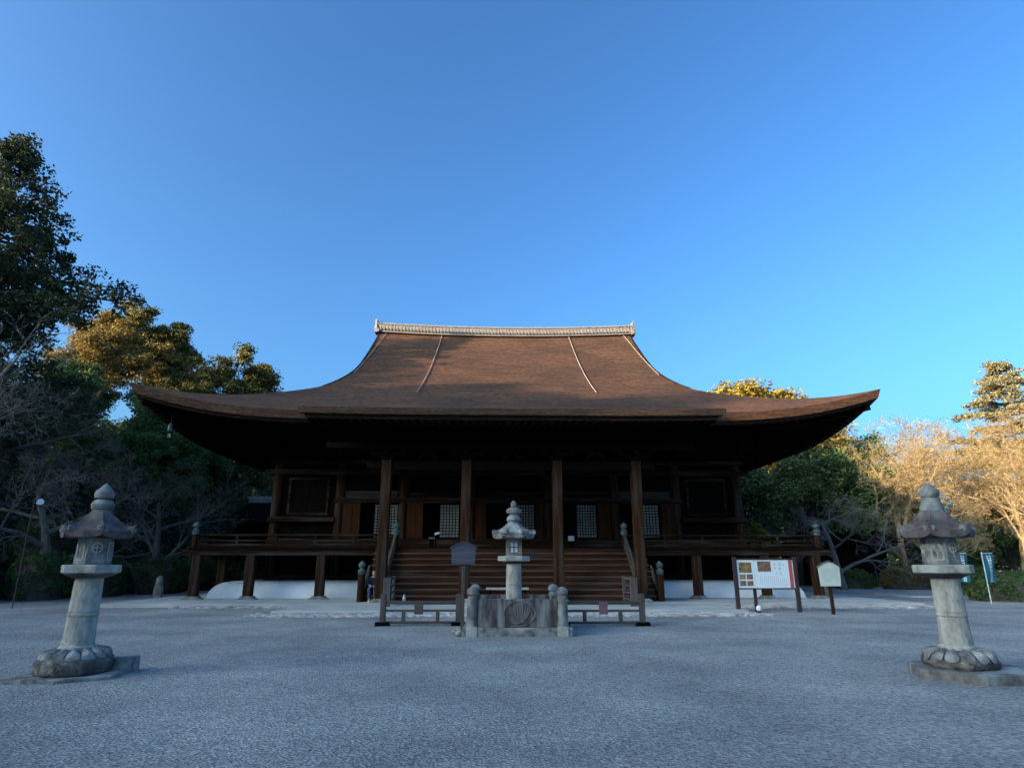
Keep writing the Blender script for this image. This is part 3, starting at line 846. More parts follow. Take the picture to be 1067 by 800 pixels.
# canopy pillars, beams, brackets
KY = 27.2
cp = MB(); cp.box(-0.215, 0.215, -0.215, 0.215, 0.26, 5.98)
cp0 = cp.build('canopy_pillar', M['wood_v'], hall, bevel=0.045)
b_ = MB(); b_.lathe([(0.50, 0.10), (0.50, 0.18), (0.36, 0.262)], n=4, rot=math.pi / 4); bs_ = b_.build('base_stone', M['stone_mid'], cp0)
k_ = MB()
k_.box(-0.27, 0.27, -0.27, 0.27, 5.982, 6.16); k_.box(-0.75, 0.75, -0.11, 0.11, 6.162, 6.33); k_.box(-0.11, 0.11, -0.6, 0.6, 6.164, 6.332)
for xx in (-0.66, 0, 0.66): k_.box(xx - 0.14, xx + 0.14, -0.15, 0.15, 6.334, 6.48)
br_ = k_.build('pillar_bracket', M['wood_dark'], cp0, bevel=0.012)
for i, x in enumerate((-5.42, -1.97, 1.97, 5.42)):
    c = cp0
    if i:
        c = cp0.copy(); col.objects.link(c)
        for q in (bs_, br_):
            qq = q.copy(); col.objects.link(qq); qq.parent = c
    c.location = (x, KY - CYH, 0)
w = MB()
xs4 = (-5.42, -1.97, 1.97, 5.42)
for a, b in zip(xs4[:-1], xs4[1:]): w.box(a + 0.22, b - 0.22, KY - 0.13, KY + 0.13, 5.55, 5.93)
w.box(-6.3, -5.64, KY - 0.12, KY + 0.12, 5.60, 5.88); w.box(5.64, 6.3, KY - 0.12, KY + 0.12, 5.60, 5.88)
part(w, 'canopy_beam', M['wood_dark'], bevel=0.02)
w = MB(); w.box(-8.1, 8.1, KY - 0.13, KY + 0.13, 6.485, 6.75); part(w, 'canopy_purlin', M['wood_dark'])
for x in xs4:                      # curved rainbow beams back to the body
    w = MB(); pts = [(x, KY + 0.22 + (BY - 0.35 - KY - 0.22) * t, 5.55 + 0.45 * math.sin(math.pi * t) + 0.6 * t) for t in [i / 8 for i in range(9)]]
    for i in range(8): w.beam(pts[i], pts[i + 1], 0.2, 0.32)
    part(w, 'rainbow_beam', M['wood_y'])
for a, b in zip(xs4[:-1], xs4[1:]):  # frog-leg struts
    w = MB(); xc = (a + b) / 2
    w.prism([(xc - 0.6, 5.93), (xc - 0.45, 6.05), (xc - 0.2, 6.38), (xc + 0.2, 6.38), (xc + 0.45, 6.05), (xc + 0.6, 5.93), (xc + 0.35, 5.935), (xc + 0.1, 6.2), (xc - 0.1, 6.2), (xc - 0.35, 5.935)], KY - 0.06, KY + 0.06)
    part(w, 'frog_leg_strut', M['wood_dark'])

# wind bell under the near left corner of the eaves
def wind_bell(x, y, z):
    t = empty('wind_bell', (x, y, z), 'small green bronze bell hanging under the left corner of the eaves', 'wind bell')
    m = MB(); m.lathe([(0.02, 0.36), (0.07, 0.33), (0.09, 0.17), (0.12, 0.02), (0.11, 0.0)], n=14); m.build('bell', M['patina'], t, smooth=True)
    m = MB(); m.tube([(0, 0, 0.35), (0, 0, 0.75)], 0.010, 5); m.build('chain', M['patina'], t)
    m = MB(); m.box(-0.07, 0.07, -0.005, 0.005, -0.30, -0.12); m.box(-0.006, 0.006, -0.006, 0.006, -0.12, 0.3); m.build('wind_plate', M['patina'], t)
wind_bell(-15.6, 28.4, 7.45)

# ------------------------------------------------------------------ stone lanterns
def hexr(a, Rr, n=6):
    k = math.pi / n
    aa = (a % (2 * k)) - k
    return Rr * math.cos(k) / math.cos(aa)
def lantern_cap(mb, zb, Rr, rt_, h, up, n=6, rim=0.10):
    NA = n * 12; K = 10; b = len(mb.v)
    rows = []
    for j in range(K + 1):
        t = j / K
        row = []
        for i in range(NA):
            a = 2 * math.pi * i / NA
            corner = abs(((a % (2 * math.pi / n)) / (2 * math.pi / n)) - 0.5) * 2     # 1 at corners (angle 0)
            hr = hexr(a, 1.0, n)
            rr = rt_ + (Rr * hr - rt_) * t
            z = zb + rim + h * (1 - t) ** 1.9 + up * (corner ** 5) * t ** 2
            rib = 0.035 * (corner ** 10) * t * (1.1 - t) * 4 * 0.5
            row.append((rr * math.cos(a), rr * math.sin(a), z + rib))
        rows.append(row)
    row = []; row2 = []
    for i in range(NA):
        a = 2 * math.pi * i / NA
        corner = abs(((a % (2 * math.pi / n)) / (2 * math.pi / n)) - 0.5) * 2
        hr = hexr(a, 1.0, n)
        row.append((Rr * hr * 0.97 * math.cos(a), Rr * hr * 0.97 * math.sin(a), zb + up * 0.6 * corner ** 5))
        row2.append((Rr * hr * 0.45 * math.cos(a), Rr * hr * 0.45 * math.sin(a), zb + 0.02))
    rows += [row, row2]
    vs = [p for r_ in rows for p in r_]
    fs = []
    for j in range(len(rows) - 1):
        for i in range(NA):
            i2 = (i + 1) % NA
            fs.append((j * NA + i, (j + 1) * NA + i, (j + 1) * NA + i2, j * NA + i2))
    fs.append(tuple(range(NA))); fs.append(tuple(range((len(rows) - 1) * NA, len(rows) * NA))[::-1])
    mb.add(vs, fs)
def scrolls(mb, z, Rr, n, r, ln=0.1):
    for k in range(n):
        a = 2 * math.pi * k / n
        ca, sa = math.cos(a), math.sin(a)
        for off in (0,):
            p0 = Vector((Rr * ca - sa * ln, Rr * sa + ca * ln, z)); p1 = Vector((Rr * ca + sa * ln, Rr * sa - ca * ln, z))
            mb.tube([p0, p1], r, 10)
def petals(mb, z0, r0, r1, h, n, wd):
    for k in range(n):
        a = 2 * math.pi * k / n + 0.1
        ca, sa = math.cos(a), math.sin(a)
        def fn(u, v):
            uu = (u - 0.5) * 2
            w_ = wd * math.sin(min(1, v * 1.25 + 0.15) * math.pi / 2) * (1 if v < 0.75 else math.sqrt(max(0, 1 - ((v - 0.75) / 0.25) ** 2)) + 0.02)
            rr = r0 + (r1 - r0) * math.sin(v * math.pi / 2) + 0.045 * (1 - uu * uu) * math.sin(math.pi * min(1, v + 0.1))
            zz = z0 + h * (1 - v ** 1.8) + 0.035 * (1 - uu * uu)
            t = uu * w_
            return (rr * ca - t * sa, rr * sa + t * ca, zz)
        mb.grid(fn, 6, 8)
def wheel_relief(mb, c, r, nrm):
    # raised ring with spokes on a face with outward direction nrm (unit, horizontal)
    t = Vector((-nrm[1], nrm[0], 0)); n_ = Vector((nrm[0], nrm[1], 0)); c = Vector(c)
    pts = [c + t * (r * math.cos(a)) + Vector((0, 0, 1)) * (r * math.sin(a)) + n_ * 0.008 for a in [2 * math.pi * i / 16 for i in range(17)]]
    mb.tube(pts, 0.014, 6)
    mb.tube([c + n_ * 0.008 - t * r, c + n_ * 0.008 + t * r], 0.01, 5)
    mb.tube([c + n_ * 0.008 - Vector((0, 0, r * 1.9)), c + n_ * 0.008 + Vector((0, 0, r))], 0.011, 5)

def big_lantern(loc, rz, label, left):
    t = empty('stone_lantern', loc, label, 'stone lantern', 'tall stone lanterns flanking the courtyard', rz)
    t.scale = (0.86, 0.86, 1)
    # base slab
    m = MB()
    if left:
        m.slab([(-0.88, -0.62), (0.05, -0.74), (0.78, -0.40), (0.80, 0.25), (0.3, 0.7), (-0.6, 0.62)], -0.05, 0.055)
    else:
        m.slab([(0.14 + 1.0 * math.cos(a), 0.92 * math.sin(a)) for a in [R(60 * k + 22) for k in range(6)]], -0.05, 0.14)
    m.build('base_slab', M['stone_mid'] if not left else M['stone_lichen'], t, bevel=0.02)
    zb = 0.058 if left else 0.142
    m = MB(); m.lathe([(0.555, zb), (0.585, zb + 0.04), (0.60, 0.22), (0.58, 0.26), (0.52, 0.31), (0.37, 0.375), (0.28, 0.40)], n=6 if not left else 12, rot=R(30))
    base = m.build('lotus_base', M['stone_blotch'], t, bevel=0.02, smooth=left)
    m = MB(); petals(m, 0.235, 0.29, 0.545, 0.145, 14, 0.103); m.build('petals', M['stone_lichen'], base, smooth=True)
    m = MB()
    m.lathe([(0.285, 0.38), (0.29, 0.42), (0.252, 0.45), (0.240, 0.60), (0.233, 0.84), (0.222, 0.845), (0.222, 0.852), (0.246, 0.857), (0.247, 0.90), (0.222, 0.905), (0.222, 0.912), (0.233, 0.917), (0.226, 1.2), (0.222, 1.40)], n=36)
    m.build('shaft', M['stone_light'], t, smooth=True)
    m = MB(); m.lathe([(0.27, 1.402), (0.31, 1.42), (0.40, 1.455), (0.41, 1.46)], n=18); m.build('platform_lotus', M['stone_dark'], t, smooth=True)
    m = MB(); m.lathe([(0.44, 1.462), (0.50, 1.48), (0.505, 1.585), (0.49, 1.595), (0.30, 1.60)], n=6, rot=R(0)); m.build('platform', M['stone_light'], t, bevel=0.008)
    # fire box: hexagonal with openings framed
    m = MB()
    m.lathe([(0.295, 1.602), (0.30, 1.63), (0.285, 1.97), (0.28, 2.0)], n=6, rot=R(30)); fbx = m.build('fire_box', M['stone_lichen'], t, bevel=0.012)
    m = MB()
    for k in (0, 1, 2, 3, 4, 5):
        a = R(60 * k); nrm = (math.cos(a), math.sin(a)); ap = 0.293 * math.cos(R(30))
        c = (nrm[0] * ap, nrm[1] * ap, 1.80)
        if k % 2: wheel_relief(m, (c[0], c[1], 1.85), 0.075, nrm)
        else:
            tt = Vector((-nrm[1], nrm[0], 0)); n_ = Vector((nrm[0], nrm[1], 0)); cc = Vector(c)
            for sgn in (-1, 1):
                m.beam(cc + tt * 0.085 * sgn + Vector((0, 0, -0.13)) + n_ * 0.006, cc + tt * 0.085 * sgn + Vector((0, 0, 0.13)) + n_ * 0.006, 0.02, 0.02)
            m.beam(cc + tt * 0.0 + Vector((0, 0, -0.13)) + n_ * 0.006, cc + Vector((0, 0, 0.13)) + n_ * 0.006, 0.014, 0.014)
            for sgn in (-1, 1):
                m.beam(cc - tt * 0.085 + Vector((0, 0, 0.13 * sgn)) + n_ * 0.006, cc + tt * 0.085 + Vector((0, 0, 0.13 * sgn)) + n_ * 0.006, 0.02, 0.02)
    m.build('relief', M['stone_light'], fbx)
    m = MB()
    lantern_cap(m, 2.0, 0.64, 0.13, 0.36 if left else 0.42, 0.10, 6)
    cap = m.build('cap', M['stone_dark'], t, smooth=True)
    m = MB(); scrolls(m, 2.125, 0.56, 6, 0.055, 0.085); m.build('corner_scroll', M['stone_mid'], cap, smooth=True)
    m = MB()
    if left:
        m.lathe([(0.13, 2.42), (0.17, 2.45), (0.19, 2.52), (0.15, 2.58), (0.10, 2.60)], n=16)
        m.lathe([(0.10, 2.601), (0.15, 2.62), (0.168, 2.68), (0.15, 2.73), (0.08, 2.79), (0.03, 2.84), (0.008, 2.86)], n=18)
    else:
        m.lathe([(0.20, 2.42), (0.185, 2.50), (0.155, 2.58), (0.15, 2.62)], n=12)
        m.lathe([(0.12, 2.622), (0.155, 2.65), (0.168, 2.70), (0.15, 2.75), (0.08, 2.80), (0.03, 2.84), (0.008, 2.855)], n=18)
    m.build('finial', M['stone_mid'], t, smooth=True)
    return t
big_lantern((-7.02, 10.3, 0), R(8), 'tall stone lantern at the left of the courtyard, on a thin irregular base slab', True)
big_lantern((6.2, 9.9, 0), R(-14), 'tall stone lantern at the right of the courtyard, on a six-sided base slab', False)
m = MB(); m.slab([(0, 0), (0.42, 0.05), (0.40, 0.45), (0.02, 0.42)], -0.05, 0.22)
bl = m.build('stone_block', M['stone_lichen'], loc=(-6.78, 10.5, 0), bevel=0.03)
tag(bl, 'low square stone block behind the base of the left lantern', 'stone block')

# central lantern
def centre_lantern(loc):
    t = empty('stone_lantern', loc, 'slender stone lantern with paper-paned window standing inside the low stone enclosure', 'stone lantern')
    m = MB(); m.lathe([(0.34, 0.0), (0.36, 0.10), (0.33, 0.25), (0.24, 0.32)], n=16); m.build('base', M['stone_mid'], t, smooth=True)
    m = MB(); m.lathe([(0.215, 0.32), (0.205, 0.50), (0.198, 1.09), (0.188, 1.095), (0.188, 1.105), (0.204, 1.11), (0.204, 1.13), (0.196, 1.135), (0.188, 1.62)], n=32); m.build('shaft', M['stone_light'], t, smooth=True)
    m = MB(); m.lathe([(0.20, 1.622), (0.27, 1.64), (0.33, 1.675)], n=16); m.build('platform_lotus', M['stone_dark'], t, smooth=True)
    m = MB(); m.lathe([(0.38, 1.677), (0.415, 1.69), (0.415, 1.80), (0.40, 1.81)], n=6, rot=0); m.build('platform', M['stone_light'], t, bevel=0.008)
    m = MB()
    # square fire box with front window opening
    hw = 0.20
    m.box(-hw, hw, hw - 0.05, hw, 1.812, 2.24); m.box(-hw, -hw + 0.05, -hw, hw - 0.051, 1.812, 2.24); m.box(hw - 0.05, hw, -hw, hw - 0.051, 1.812, 2.24)
    m.box(-hw + 0.051, hw - 0.051, -hw, -hw + 0.05, 1.812, 1.90); m.box(-hw + 0.051, hw - 0.051, -hw, -hw + 0.05, 2.15, 2.24)
    m.box(-hw + 0.051, -0.105, -hw, -hw + 0.05, 1.901, 2.149); m.box(0.105, hw - 0.051, -hw, -hw + 0.05, 1.901, 2.149)
    m.box(-hw + 0.051, hw - 0.051, -hw + 0.06, hw - 0.06, 1.812, 1.83)
    fbx = m.build('fire_box', M['stone_mid'], t)
    m = MB(); m.box(-0.105, 0.105, -hw + 0.03, -hw + 0.035, 1.90, 2.15); m.build('window_pane', M['board_white'], fbx)
    m = MB(); m.box(-0.012, 0.012, -hw + 0.005, -hw + 0.028, 1.902, 2.148); m.box(-0.104, 0.104, -hw + 0.008, -hw + 0.026, 2.013, 2.037)
    for a, b in ((-0.105, -0.090), (0.090, 0.105)): m.box(a, b, -hw + 0.006, -hw + 0.027, 1.902, 2.148)
    m.build('window_bars', M['frame_brown'], fbx)
    m = MB(); lantern_cap(m, 2.242, 0.56, 0.10, 0.36, 0.10, 6, 0.12); cap = m.build('cap', M['stone_mid'], t, smooth=True)
    m = MB(); scrolls(m, 2.40, 0.50, 6, 0.07, 0.10); m.build('corner_scroll', M['stone_mid'], cap, smooth=True)
    m = MB(); m.lathe([(0.15, 2.66), (0.19, 2.72), (0.17, 2.80), (0.11, 2.85), (0.115, 2.87), (0.19, 2.90), (0.20, 2.98), (0.13, 3.03), (0.07, 3.05), (0.085, 3.10), (0.075, 3.16), (0.02, 3.22)], n=18)
    m.build('finial', M['stone_mid'], t, smooth=True)
centre_lantern((-0.25, 16.7, 0))

# stone enclosure round the central lantern
en = empty('stone_enclosure', (-0.2, 16.7, 0), 'low dark stone enclosure with round-topped corner posts and a carved round crest on its front', 'stone enclosure')
EX0, EX1, EY0, EY1 = -1.06, 1.06, -1.15, 1.15
m = MB(); m.box(-1.28, 1.28, EY0 - 0.12, EY0 + 0.16, -0.03, 0.19); m.box(-1.28, 1.28, EY1 - 0.16, EY1 + 0.12, -0.03, 0.19)
m.box(EX0 - 0.22, EX0 + 0.1, EY0 + 0.165, EY1 - 0.165, -0.03, 0.185); m.box(EX1 - 0.1, EX1 + 0.22, EY0 + 0.165, EY1 - 0.165, -0.03, 0.185)
m.build('curb', M['stone_lichen'], en, bevel=0.015)
m = MB(); m.box(-0.93, 0.93, EY0 - 0.05, EY0 + 0.08, 0.192, 0.82); fp = m.build('front_panel', M['stone_streak'], en, bevel=0.012)
m = MB(); yy = EY0 - 0.055
ringp = [(0.06 + 0.36 * math.cos(a), yy, 0.50 + 0.27 * math.sin(a)) for a in [2 * math.pi * i / 36 for i in range(37)]]
m.tube(ringp, 0.016, 6)
rc = random.Random(8)
for k in range(9):
    a_ = -1.1 + 2.2 * k / 8; zt = 0.50 + 0.20 * math.cos(a_) 
    xb = 0.06 + 0.26 * math.sin(a_)
    m.tube([(0.05 + xb * 0.25, yy, 0.30), (0.03 + xb * 0.7, yy - 0.006, 0.44), (xb, yy, zt)], [0.016, 0.022, 0.010], 6)
for k in range(14):
    a_ = rc.uniform(-2.6, 2.6); m.ball((0.05 + 0.20 * math.sin(a_) * rc.random(), yy, 0.47 + 0.17 * math.cos(a_) * rc.random()), rc.uniform(0.018, 0.035), 7, 0.7)
m.ball((0.0, yy + 0.01, 0.285), 0.07, 9, 0.35)
m.build('carved_crest', M['stone_dark'], fp, smooth=True)
m = MB(); m.box(-0.93, 0.93, EY1 - 0.08, EY1 + 0.05, 0.192, 0.82); m.build('back_panel', M['stone_streak'], en, bevel=0.012)
for xx in (EX0, EX1):
    m = MB(); m.box(xx - 0.06, xx + 0.06, EY0 + 0.13, EY1 - 0.13, 0.19, 0.80); m.build('side_panel', M['stone_streak'], en, bevel=0.012)
for xx in (EX0, EX1):
    for yy in (EY0, EY1):
        m = MB(); m.box(xx - 0.13 + (0.0), xx + 0.13, yy - 0.155, yy + 0.13, -0.03, 0.215); pb = m.build('post_foot', M['stone_light'], en, bevel=0.02)
        m = MB(); m.lathe([(0.145, 0.216), (0.13, 0.28), (0.122, 0.86), (0.10, 0.885), (0.10, 0.90), (0.132, 0.93), (0.14, 0.99), (0.11, 1.05), (0.05, 1.085), (0.012, 1.09)], c=(xx, yy, 0), n=16)
        m.build('post', M['stone_mid'], en, smooth=True)
# white pebbles heaped inside corner: small rough stones beside the left front foot
m = MB(); rng = random.Random(3)
for i in range(5):
    m.ball((rng.uniform(-0.12, 0.12), rng.uniform(-0.1, 0.1), 0.06 + rng.uniform(0, 0.05)), rng.uniform(0.05, 0.09), 7, 0.7)
tag(m.build('rubble_stone', M['stone_light'], loc=(-1.62, 15.62, 0)), 'small pale rubble stones beside the left front corner of the enclosure', 'rubble')

# ------------------------------------------------------------------ low timber barriers
def barrier(x0, x1, y, label, ends, plaque, pm_, px):
    t = empty('wooden_barrier', ((x0 + x1) / 2, y, 0), label, 'barrier', 'low wooden barriers beside the stone enclosure')
    h = (x1 - x0) / 2
    for e in ends:
        m = MB(); m.box(e * h - 0.075, e * h + 0.075, -0.075, 0.075, -0.02, 0.83); p = m.build('post', M['wood_grey_v'], t, bevel=0.02)
        m = MB(); m.box(e * h - 0.19, e * h + 0.19, -0.12, 0.12, -0.02, 0.10); m.build('foot', M['wood_dark'], p, bevel=0.02)
    m = MB(); m.box(-h + 0.076, h - 0.076, -0.045, 0.045, 0.55, 0.645); m.build('top_rail', M['wood_grey'], t, bevel=0.01)
    m = MB(); m.box(-h + 0.076, h - 0.076, -0.035, 0.035, 0.36, 0.42); m.build('middle_rail', M['wood_grey'], t, bevel=0.01)
    m = MB(); m.box(-h + 0.076, h - 0.076, -0.04, 0.04, 0.05, 0.12); m.build('bottom_rail', M['wood_grey'], t, bevel=0.01)
    for k in (-0.45, 0.45):
        m = MB(); m.box(k * h - 0.05, k * h + 0.05, -0.033, 0.033, 0.121, 0.359); m.build('strut', M['wood_grey_v'], t)
    m = MB(); m.box(px - 0.12, px + 0.12, -0.075, -0.047, 0.30, 0.62); m.build('plaque', pm_, t, bevel=0.006)
barrier(-3.78, -1.72, 18.2, 'low grey wooden barrier left of the stone enclosure with a grey plaque', (-1, 1), True, M['wood_grey'], -0.05)
barrier(1.12, 3.30, 18.0, 'low grey wooden barrier right of the stone enclosure with a faded red plaque', (1, -1), True, M['plaque_red'], 0.02)

# slatted rails at the foot of the stairs
def foot_rail(x, x2, label):
    t = empty('slatted_handrail', (x, 24.5, 0), label, 'handrail', 'slatted handrails before the stairs')
    m = MB(); m.box(-0.14, 0.14, -0.07, 0.07, 0.10, 1.13); m.build('front_post', M['wood_grey_v'], t, bevel=0.02)
    dx = x2 - x
    m = MB(); m.box(dx - 0.06, dx + 0.06, 2.35, 2.47, 0.10, 1.16); m.build('rear_post', M['wood_grey_v'], t, bevel=0.02)
    for z in (0.30, 0.55, 0.80, 1.07):
        m = MB(); m.beam((0, 0.07, z), (dx, 2.35, z), 0.06, 0.07 if z < 1 else 0.09); m.build('slat', M['wood_grey'], t)
foot_rail(4.50, 4.62, 'slatted wooden handrail at the right foot of the stairs')
foot_rail(-4.72, -4.84, 'slatted wooden handrail at the left foot of the stairs beside the seated person')

# ------------------------------------------------------------------ signs
def roofed_board(t, w_, zb, ze, zp, th, m_board):
    m = MB(); m.prism([(-w_ * 0.93, zb), (w_ * 0.93, zb), (w_, ze), (w_ * 0.5, (ze + zp) / 2 + 0.025), (0, zp), (-w_ * 0.5, (ze + zp) / 2 + 0.025), (-w_, ze)], -th / 2, th / 2)
    b = m.build('board', m_board, t, bevel=0.006)
    m = MB()
    for sx in (-1, 1):
        m.beam((0, 0, zp + 0.02), (sx * w_ * 0.52, 0, (ze + zp) / 2 + 0.045), th + 0.06, 0.03)
        m.beam((sx * w_ * 0.52, 0, (ze + zp) / 2 + 0.045), (sx * (w_ + 0.03), 0, ze + 0.01), th + 0.06, 0.03)
    m.build('board_cap', m_board if m_board is not M['board_cream'] else M['wood_grey'], t)
    return b
t = empty('wooden_notice', (-1.55, 16.85, 0), 'weathered grey wooden notice board on a single post at the left of the stone enclosure', 'notice board')
m = MB(); m.box(-0.045, 0.045, 0.03, 0.10, -0.05, 1.75); m.build('post', M['wood_grey_v'], t, bevel=0.01)
M['slate_wood'] = mat('slate_grey_board', (0.085, 0.09, 0.11), (0.05, 0.05, 0.065), (0.5, 5, 7), 3, 0.8, 0.3)
roofed_board(t, 0.32, 1.60, 2.0, 2.14, 0.05, M['slate_wood'])
t = empty('cream_notice', (10.62, 21.8, 0), 'cream pointed notice board on a short brown post right of the large white panel', 'notice board')
m = MB(); m.box(-0.05, 0.05, 0.03, 0.11, -0.05, 1.2); m.build('post', M['door_wood'], t, bevel=0.01)
b = roofed_board(t, 0.37, 0.90, 1.52, 1.70, 0.04, M['board_cream'])
m = MB(); rng = random.Random(9)
for k in range(11):
    x = 0.27 - k * 0.052; L_ = rng.uniform(0.30, 0.44)
    z = 1.47
    while z > 1.47 - L_:
        h_ = rng.uniform(0.015, 0.028); m.box(x - 0.010, x + 0.010, -0.0225, -0.0203, z - h_, z); z -= h_ + 0.012
m.build('writing', M['ink_soft'], b)

t = empty('information_panel', (8.9, 22.9, 0), 'wide white information panel with photographs and a red right edge, on dark brown legs', 'information board')
for x in (-1.09, 1.07):
    m = MB(); m.box(x - 0.065, x + 0.065, -0.06, 0.06, -0.05, 1.86); m.build('leg', M['frame_brown'], t, bevel=0.01)
m = MB(); m.box(-0.46, -0.36, 0.07, 0.16, -0.05, 1.4); m.build('leg', M['frame_brown'], t, bevel=0.01)
m = MB(); m.box(-1.02, 1.0, -0.035, 0.03, 1.76, 1.81); m.box(-1.02, 1.0, -0.035, 0.03, 0.76, 0.805); m.build('frame', M['frame_brown'], t)
m = MB(); m.box(-1.02, 1.0, -0.02, 0.02, 0.806, 1.759); pn = m.build('panel', M['board_white'], t)
M['board_green'] = mat('pale_green_print', (0.66, 0.76, 0.68), (0.62, 0.72, 0.64), (1, 1, 1), 1.0, 0.5, 0)
m = MB(); m.box(-0.44, -0.36, -0.0215, -0.0202, 0.83, 1.74); m.build('green_band', M['board_green'], pn)
m = MB(); m.box(0.84, 0.97, -0.0235, -0.0204, 0.812, 1.755); m.build('red_band', M['red_band'], pn)
m = MB(); m.box(-0.95, -0.50, -0.0245, -0.0203, 1.32, 1.68); m.build('photo', M['photo_gold'], pn)
for (a, b_, c, d) in ((-0.95, -0.74, 1.10, 1.27), (-0.70, -0.48, 1.10, 1.27), (-0.95, -0.74, 0.88, 1.05), (-0.70, -0.48, 0.88, 1.05)):
    m = MB(); m.box(a, b_, -0.0245, -0.0203, c, d); m.build('photo', M['photo_gold'] if (a < -0.9) == (c > 1) else M['photo_red'], pn)
m = MB(); m.box(-0.28, 0.20, -0.0245, -0.0203, 1.36, 1.71); m.build('photo', M['photo_red'], pn)
m = MB(); rng = random.Random(4)
def glyph(mb, x, z, s, y=-0.0235):
    for k in range(3):
        zz = z - s * (0.15 + 0.3 * k); mb.box(x - s * rng.uniform(0.3, 0.48), x + s * rng.uniform(0.3, 0.48), y, y + 0.003, zz - s * 0.04, zz + s * 0.04)
    for k in range(2):
        xx = x + s * rng.uniform(-0.32, 0.32); mb.box(xx - s * 0.04, xx + s * 0.04, y - 0.0012, y + 0.0018, z - s * rng.uniform(0.8, 1.0), z - s * rng.uniform(0, 0.2))
for (x, z, s) in ((0.34, 1.66, 0.11), (0.34, 1.52, 0.09), (0.52, 1.68, 0.13), (0.52, 1.52, 0.13), (0.52, 1.34, 0.12), (0.66, 1.62, 0.08), (0.38, 1.36, 0.09)):
    glyph(m, x, z, s)
for k in range(14):
    x = 0.72 - k * 0.072
    z = 1.20 if k > 3 else 1.12
    zend = rng.uniform(0.86, 0.98)
    while z > zend:
        h_ = rng.uniform(0.018, 0.03); m.box(x - 0.009, x + 0.009, -0.0225, -0.0205, z - h_, z); z -= h_ + 0.014
m.build('writing', M['ink_soft'], pn)
# round white ground lamp
t = empty('ground_lamp', (8.45, 22.7, 0), 'small white round lamp on the ground below the information panel', 'lamp')
m = MB(); m.lathe([(0.06, -0.02), (0.06, 0.06)], n=12); m.build('stem', M['frame_brown'], t)
m = MB(); m.ball((0, 0, 0.14), 0.10, 14); m.build('lamp_head', M['white_paint'], t, smooth=True)

# ------------------------------------------------------------------ nobori banners
def banner(x, y, rz, label, seed):
    t = empty('banner_flag', (x, y, 0), label, 'banner', 'teal banners by the hedge', rz)
    m = MB(); m.tube([(0, 0, -0.05), (0, 0, 2.12)], 0.018, 8); m.tube([(-0.02, 0, 2.06), (0.50, 0, 2.08)], 0.012, 6); m.build('pole', M['white_paint'], t)
    m = MB()
    f = lambda u, v: (0.03 + 0.44 * u + 0.02 * math.sin(v * 5), 0.03 * math.sin(u * 4 + v * 5 + seed), 2.05 - 1.18 * v)
    m.grid(f, 8, 20); m.grid(lambda u, v: (f(u, v)[0], f(u, v)[1] + 0.006, f(u, v)[2]), 8, 20)
    c = m.build('cloth', M['teal_cloth'], t, smooth=True)
    m = MB()
    def g2(x, z, s):
        for k in range(3):
            u0 = max(0.03, x - s * rng.uniform(0.3, 0.45)); u1 = min(0.97, x + s * rng.uniform(0.3, 0.45)); v = z + s * 0.38 * (0.15 + 0.33 * k)
            for q in range(3):
                a0 = u0 + (u1 - u0) * q / 3; a1 = u0 + (u1 - u0) * (q + 1) / 3
                p = [f(a0, v), f(a1, v), f(a1, v + 0.012), f(a0, v + 0.012)]
                m.add([(a, b - 0.006, c_) for a, b, c_ in p], [(0, 1, 2, 3)])
        for k in range(2):
            u0 = x + s * rng.uniform(-0.3, 0.3); v0 = z; v1 = z + s * 0.36
            for q in range(3):
                a0 = v0 + (v1 - v0) * q / 3; a1 = v0 + (v1 - v0) * (q + 1) / 3
                p = [f(u0, a0), f(u0 + 0.035, a0), f(u0 + 0.035, a1), f(u0, a1)]
                m.add([(a, b - 0.007, c_) for a, b, c_ in p], [(0, 1, 2, 3)])
    for k in range(7): g2(0.55, 0.05 + 0.13 * k, 0.42 if k else 0.55)
    m.build('writing', M['white_paint'], c)
banner(20.35, 27.4, R(5), 'teal banner with white writing at the right edge, standing free of the lantern', 0.4)
banner(19.5, 27.9, R(-8), 'teal banner with white writing partly hidden behind the right stone lantern', 2.0)

# ------------------------------------------------------------------ small stones, posts
m = MB(); m.lathe([(0.24, 0), (0.22, 0.5), (0.15, 0.98), (0.06, 1.06)], n=9, sy=0.7)
o = m.build('stone_marker', M['stone_mid'], loc=(-16.9, 32.1, 0), smooth=True); tag(o, 'upright weathered stone marker left of the terrace', 'stone marker')
m = MB(); m.lathe([(0.24, 0.05), (0.22, 0.55), (0.16, 0.72), (0.20, 0.9), (0.14, 1.08), (0.04, 1.14)], n=9, sy=0.8)
o = m.build('stone_marker', M['stone_mid'], loc=(15.0, 30.6, 0.10), smooth=True); tag(o, 'squat round-headed stone marker behind the cream notice', 'stone marker')
# small things on and before the stairs
t = empty('plank_bench', (-0.2, 26.6, 0.105), 'pale plank bench at the foot of the stairs behind the central lantern', 'bench')
m = MB(); m.box(-0.86, 0.86, -0.16, 0.16, 0.52, 0.60); m.build('seat', M['plank_pale'], t, bevel=0.01)
for x in (-0.7, 0.7):
    m = MB(); m.box(x - 0.04, x + 0.04, -0.12, 0.12, 0.0, 0.519); m.build('leg', M['wood_dark'], t)
t = empty('white_bottle', (-4.45, 27.3, 0.105), 'small white bottle standing at the foot of the stairs', 'bottle')
m = MB(); m.lathe([(0.06, 0), (0.065, 0.02), (0.065, 0.2), (0.03, 0.26)], n=12); m.build('body', M['white_paint'], t, smooth=True)
m = MB(); m.lathe([(0.032, 0.26), (0.032, 0.31)], n=12); m.build('cap', M['board_white'], t)
m = MB(); m.box(-0.14, 0.14, -0.012, 0.012, -0.08, 0.08); m.box(-0.12, 0.12, -0.014, -0.0121, -0.06, -0.055)
